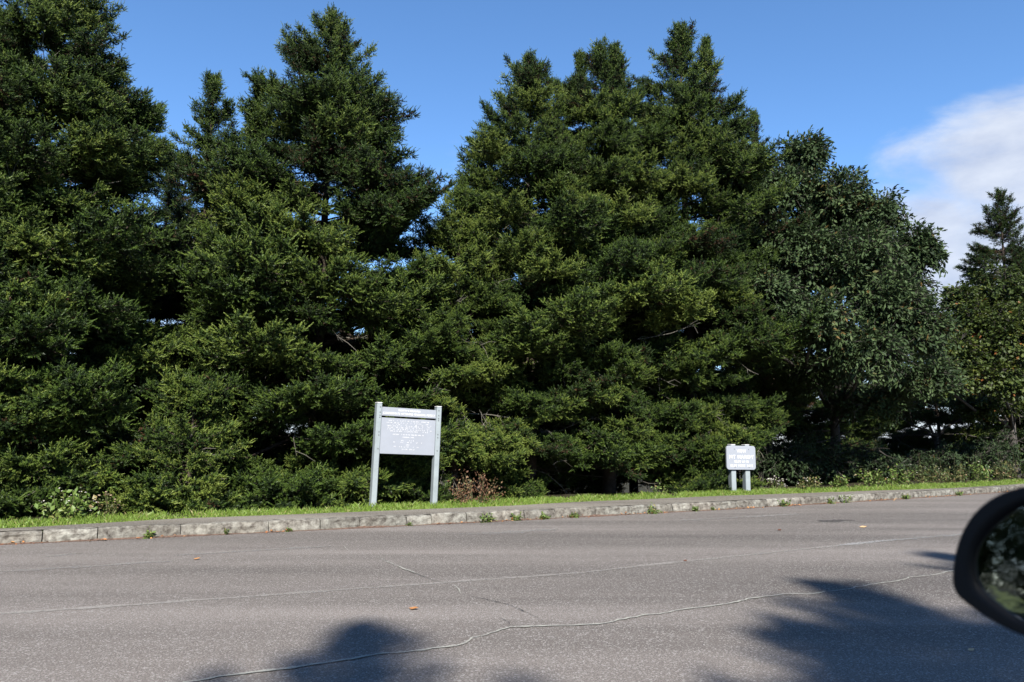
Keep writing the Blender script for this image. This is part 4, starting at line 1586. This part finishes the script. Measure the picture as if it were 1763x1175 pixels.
car = thing('car', 'black side mirror of the car the view is taken from, at the right edge', 'car mirror', (mc.x, mc.y, 0))
co = Vector((mc.x, mc.y, 0))
out = smooth_loop([on_mirror(*p) - co for p in HOUSE])
gl = smooth_loop([on_mirror(*p, -0.004) - co for p in GLASS])
cen = sum(out, Vector()) / len(out)
cg = sum(gl, Vector()) / len(gl)
n = len(out)
rings = []
for off, sc_ in ((-0.022, 1.0), (-0.008, 1.0), (-0.001, .985), (0.0, .965)):
    rings.append([cen + (p - cen) * sc_ + MN * off for p in out])
back = []
for off, sc_ in ((-0.045, .96), (-0.075, .86), (-0.095, .68), (-0.105, .4)):
    back.append([cen + (p - cen) * sc_ + MN * off for p in out])
allr = back[::-1] + rings
mb = MB()
V = [p for r_ in allr for p in r_]
F = []
for k in range(len(allr) - 1):
    for j in range(n):
        a, b = k * n + j, k * n + (j + 1) % n
        F.append((a, b, b + n, a + n))
F.append(tuple(range(n - 1, -1, -1)))
mb.add(V, F)
# inner lip running back to the glass
inner = []
ax_u = MN.cross(Vector((0, 0, 1))).normalized()
ax_v = MN.cross(ax_u).normalized()
ga = sorted((math.atan2((g - cg).dot(ax_v), (g - cg).dot(ax_u)), (g - cg).length) for g in gl)
gang, grad = [a for a, _ in ga], [b for _, b in ga]
for p in out:
    a = math.atan2((p - cg).dot(ax_v), (p - cg).dot(ax_u))
    rr = float(np.interp(a, gang, grad, period=2 * math.pi))
    inner.append(cg + (ax_u * math.cos(a) + ax_v * math.sin(a)) * rr + MN * 0.004)
base_i = len(mb.v)
last = [Vector(v) for v in mb.v[(len(allr) - 1) * n:len(allr) * n]]
mb.add(last + [q.lerp(i_, .45) + MN * .000 for q, i_ in zip(last, inner)] + inner + [i_ - MN * .016 for i_ in inner],
       [(k * n + j, k * n + (j + 1) % n, (k + 1) * n + (j + 1) % n, (k + 1) * n + j) for k in range(3) for j in range(n)])
sm = mb.build('side_mirror', M_black, car, smooth=True)
mg = MB()
mg.add([cg + (p - cg) * 1.01 - MN * 0.001 for p in gl] + [cg + (p - cg) * 1.01 - MN * .004 for p in gl],
       [tuple(range(len(gl)))] + [(j, len(gl) + j, len(gl) + (j + 1) % len(gl), (j + 1) % len(gl)) for j in range(len(gl))])
mg.build('mirror_glass', M_glass, sm)
# mounting arm and the door it is fixed to, below and beside the view
CD = Vector((DIR.x, DIR.y, 0))                 # the car stands along the kerb, nose to the right
CN = Vector((-DIR.y, DIR.x, 0))
arm = MB()
a0 = cen - MN * .05 + Vector((0, 0, -.06))
a1 = a0 - CN * 0.18 - Vector((0, 0, .05)) + CD * .03
arm.tube([a0, a0.lerp(a1, .5) - Vector((0, 0, .02)), a1], [.035, .028, .035], 8)
arm.build('mirror_arm', M_black, sm, smooth=True)
dmb = MB()
fr = a1 - CN * 0.02
ring_prof = [(0.0, .30), (.045, .42), (.05, .70), (.02, .90), (-.05, .985), (-.08, .98), (-.08, .30)]
VV, FF = [], []
for k, along in enumerate((-1.25, -1.1, -.5, .05, .12)):
    for (o_, z) in ring_prof:
        q = fr + CD * along + CN * (o_ - .05)
        VV.append((q.x, q.y, z))
m = len(ring_prof)
for k in range(4):
    for j in range(m):
        FF.append((k * m + j, k * m + (j + 1) % m, (k + 1) * m + (j + 1) % m, (k + 1) * m + j))
FF += [tuple(range(m - 1, -1, -1)), tuple(range(4 * m, 5 * m))]
dmb.add(VV, FF)
dmb.build('door', M_car, car)
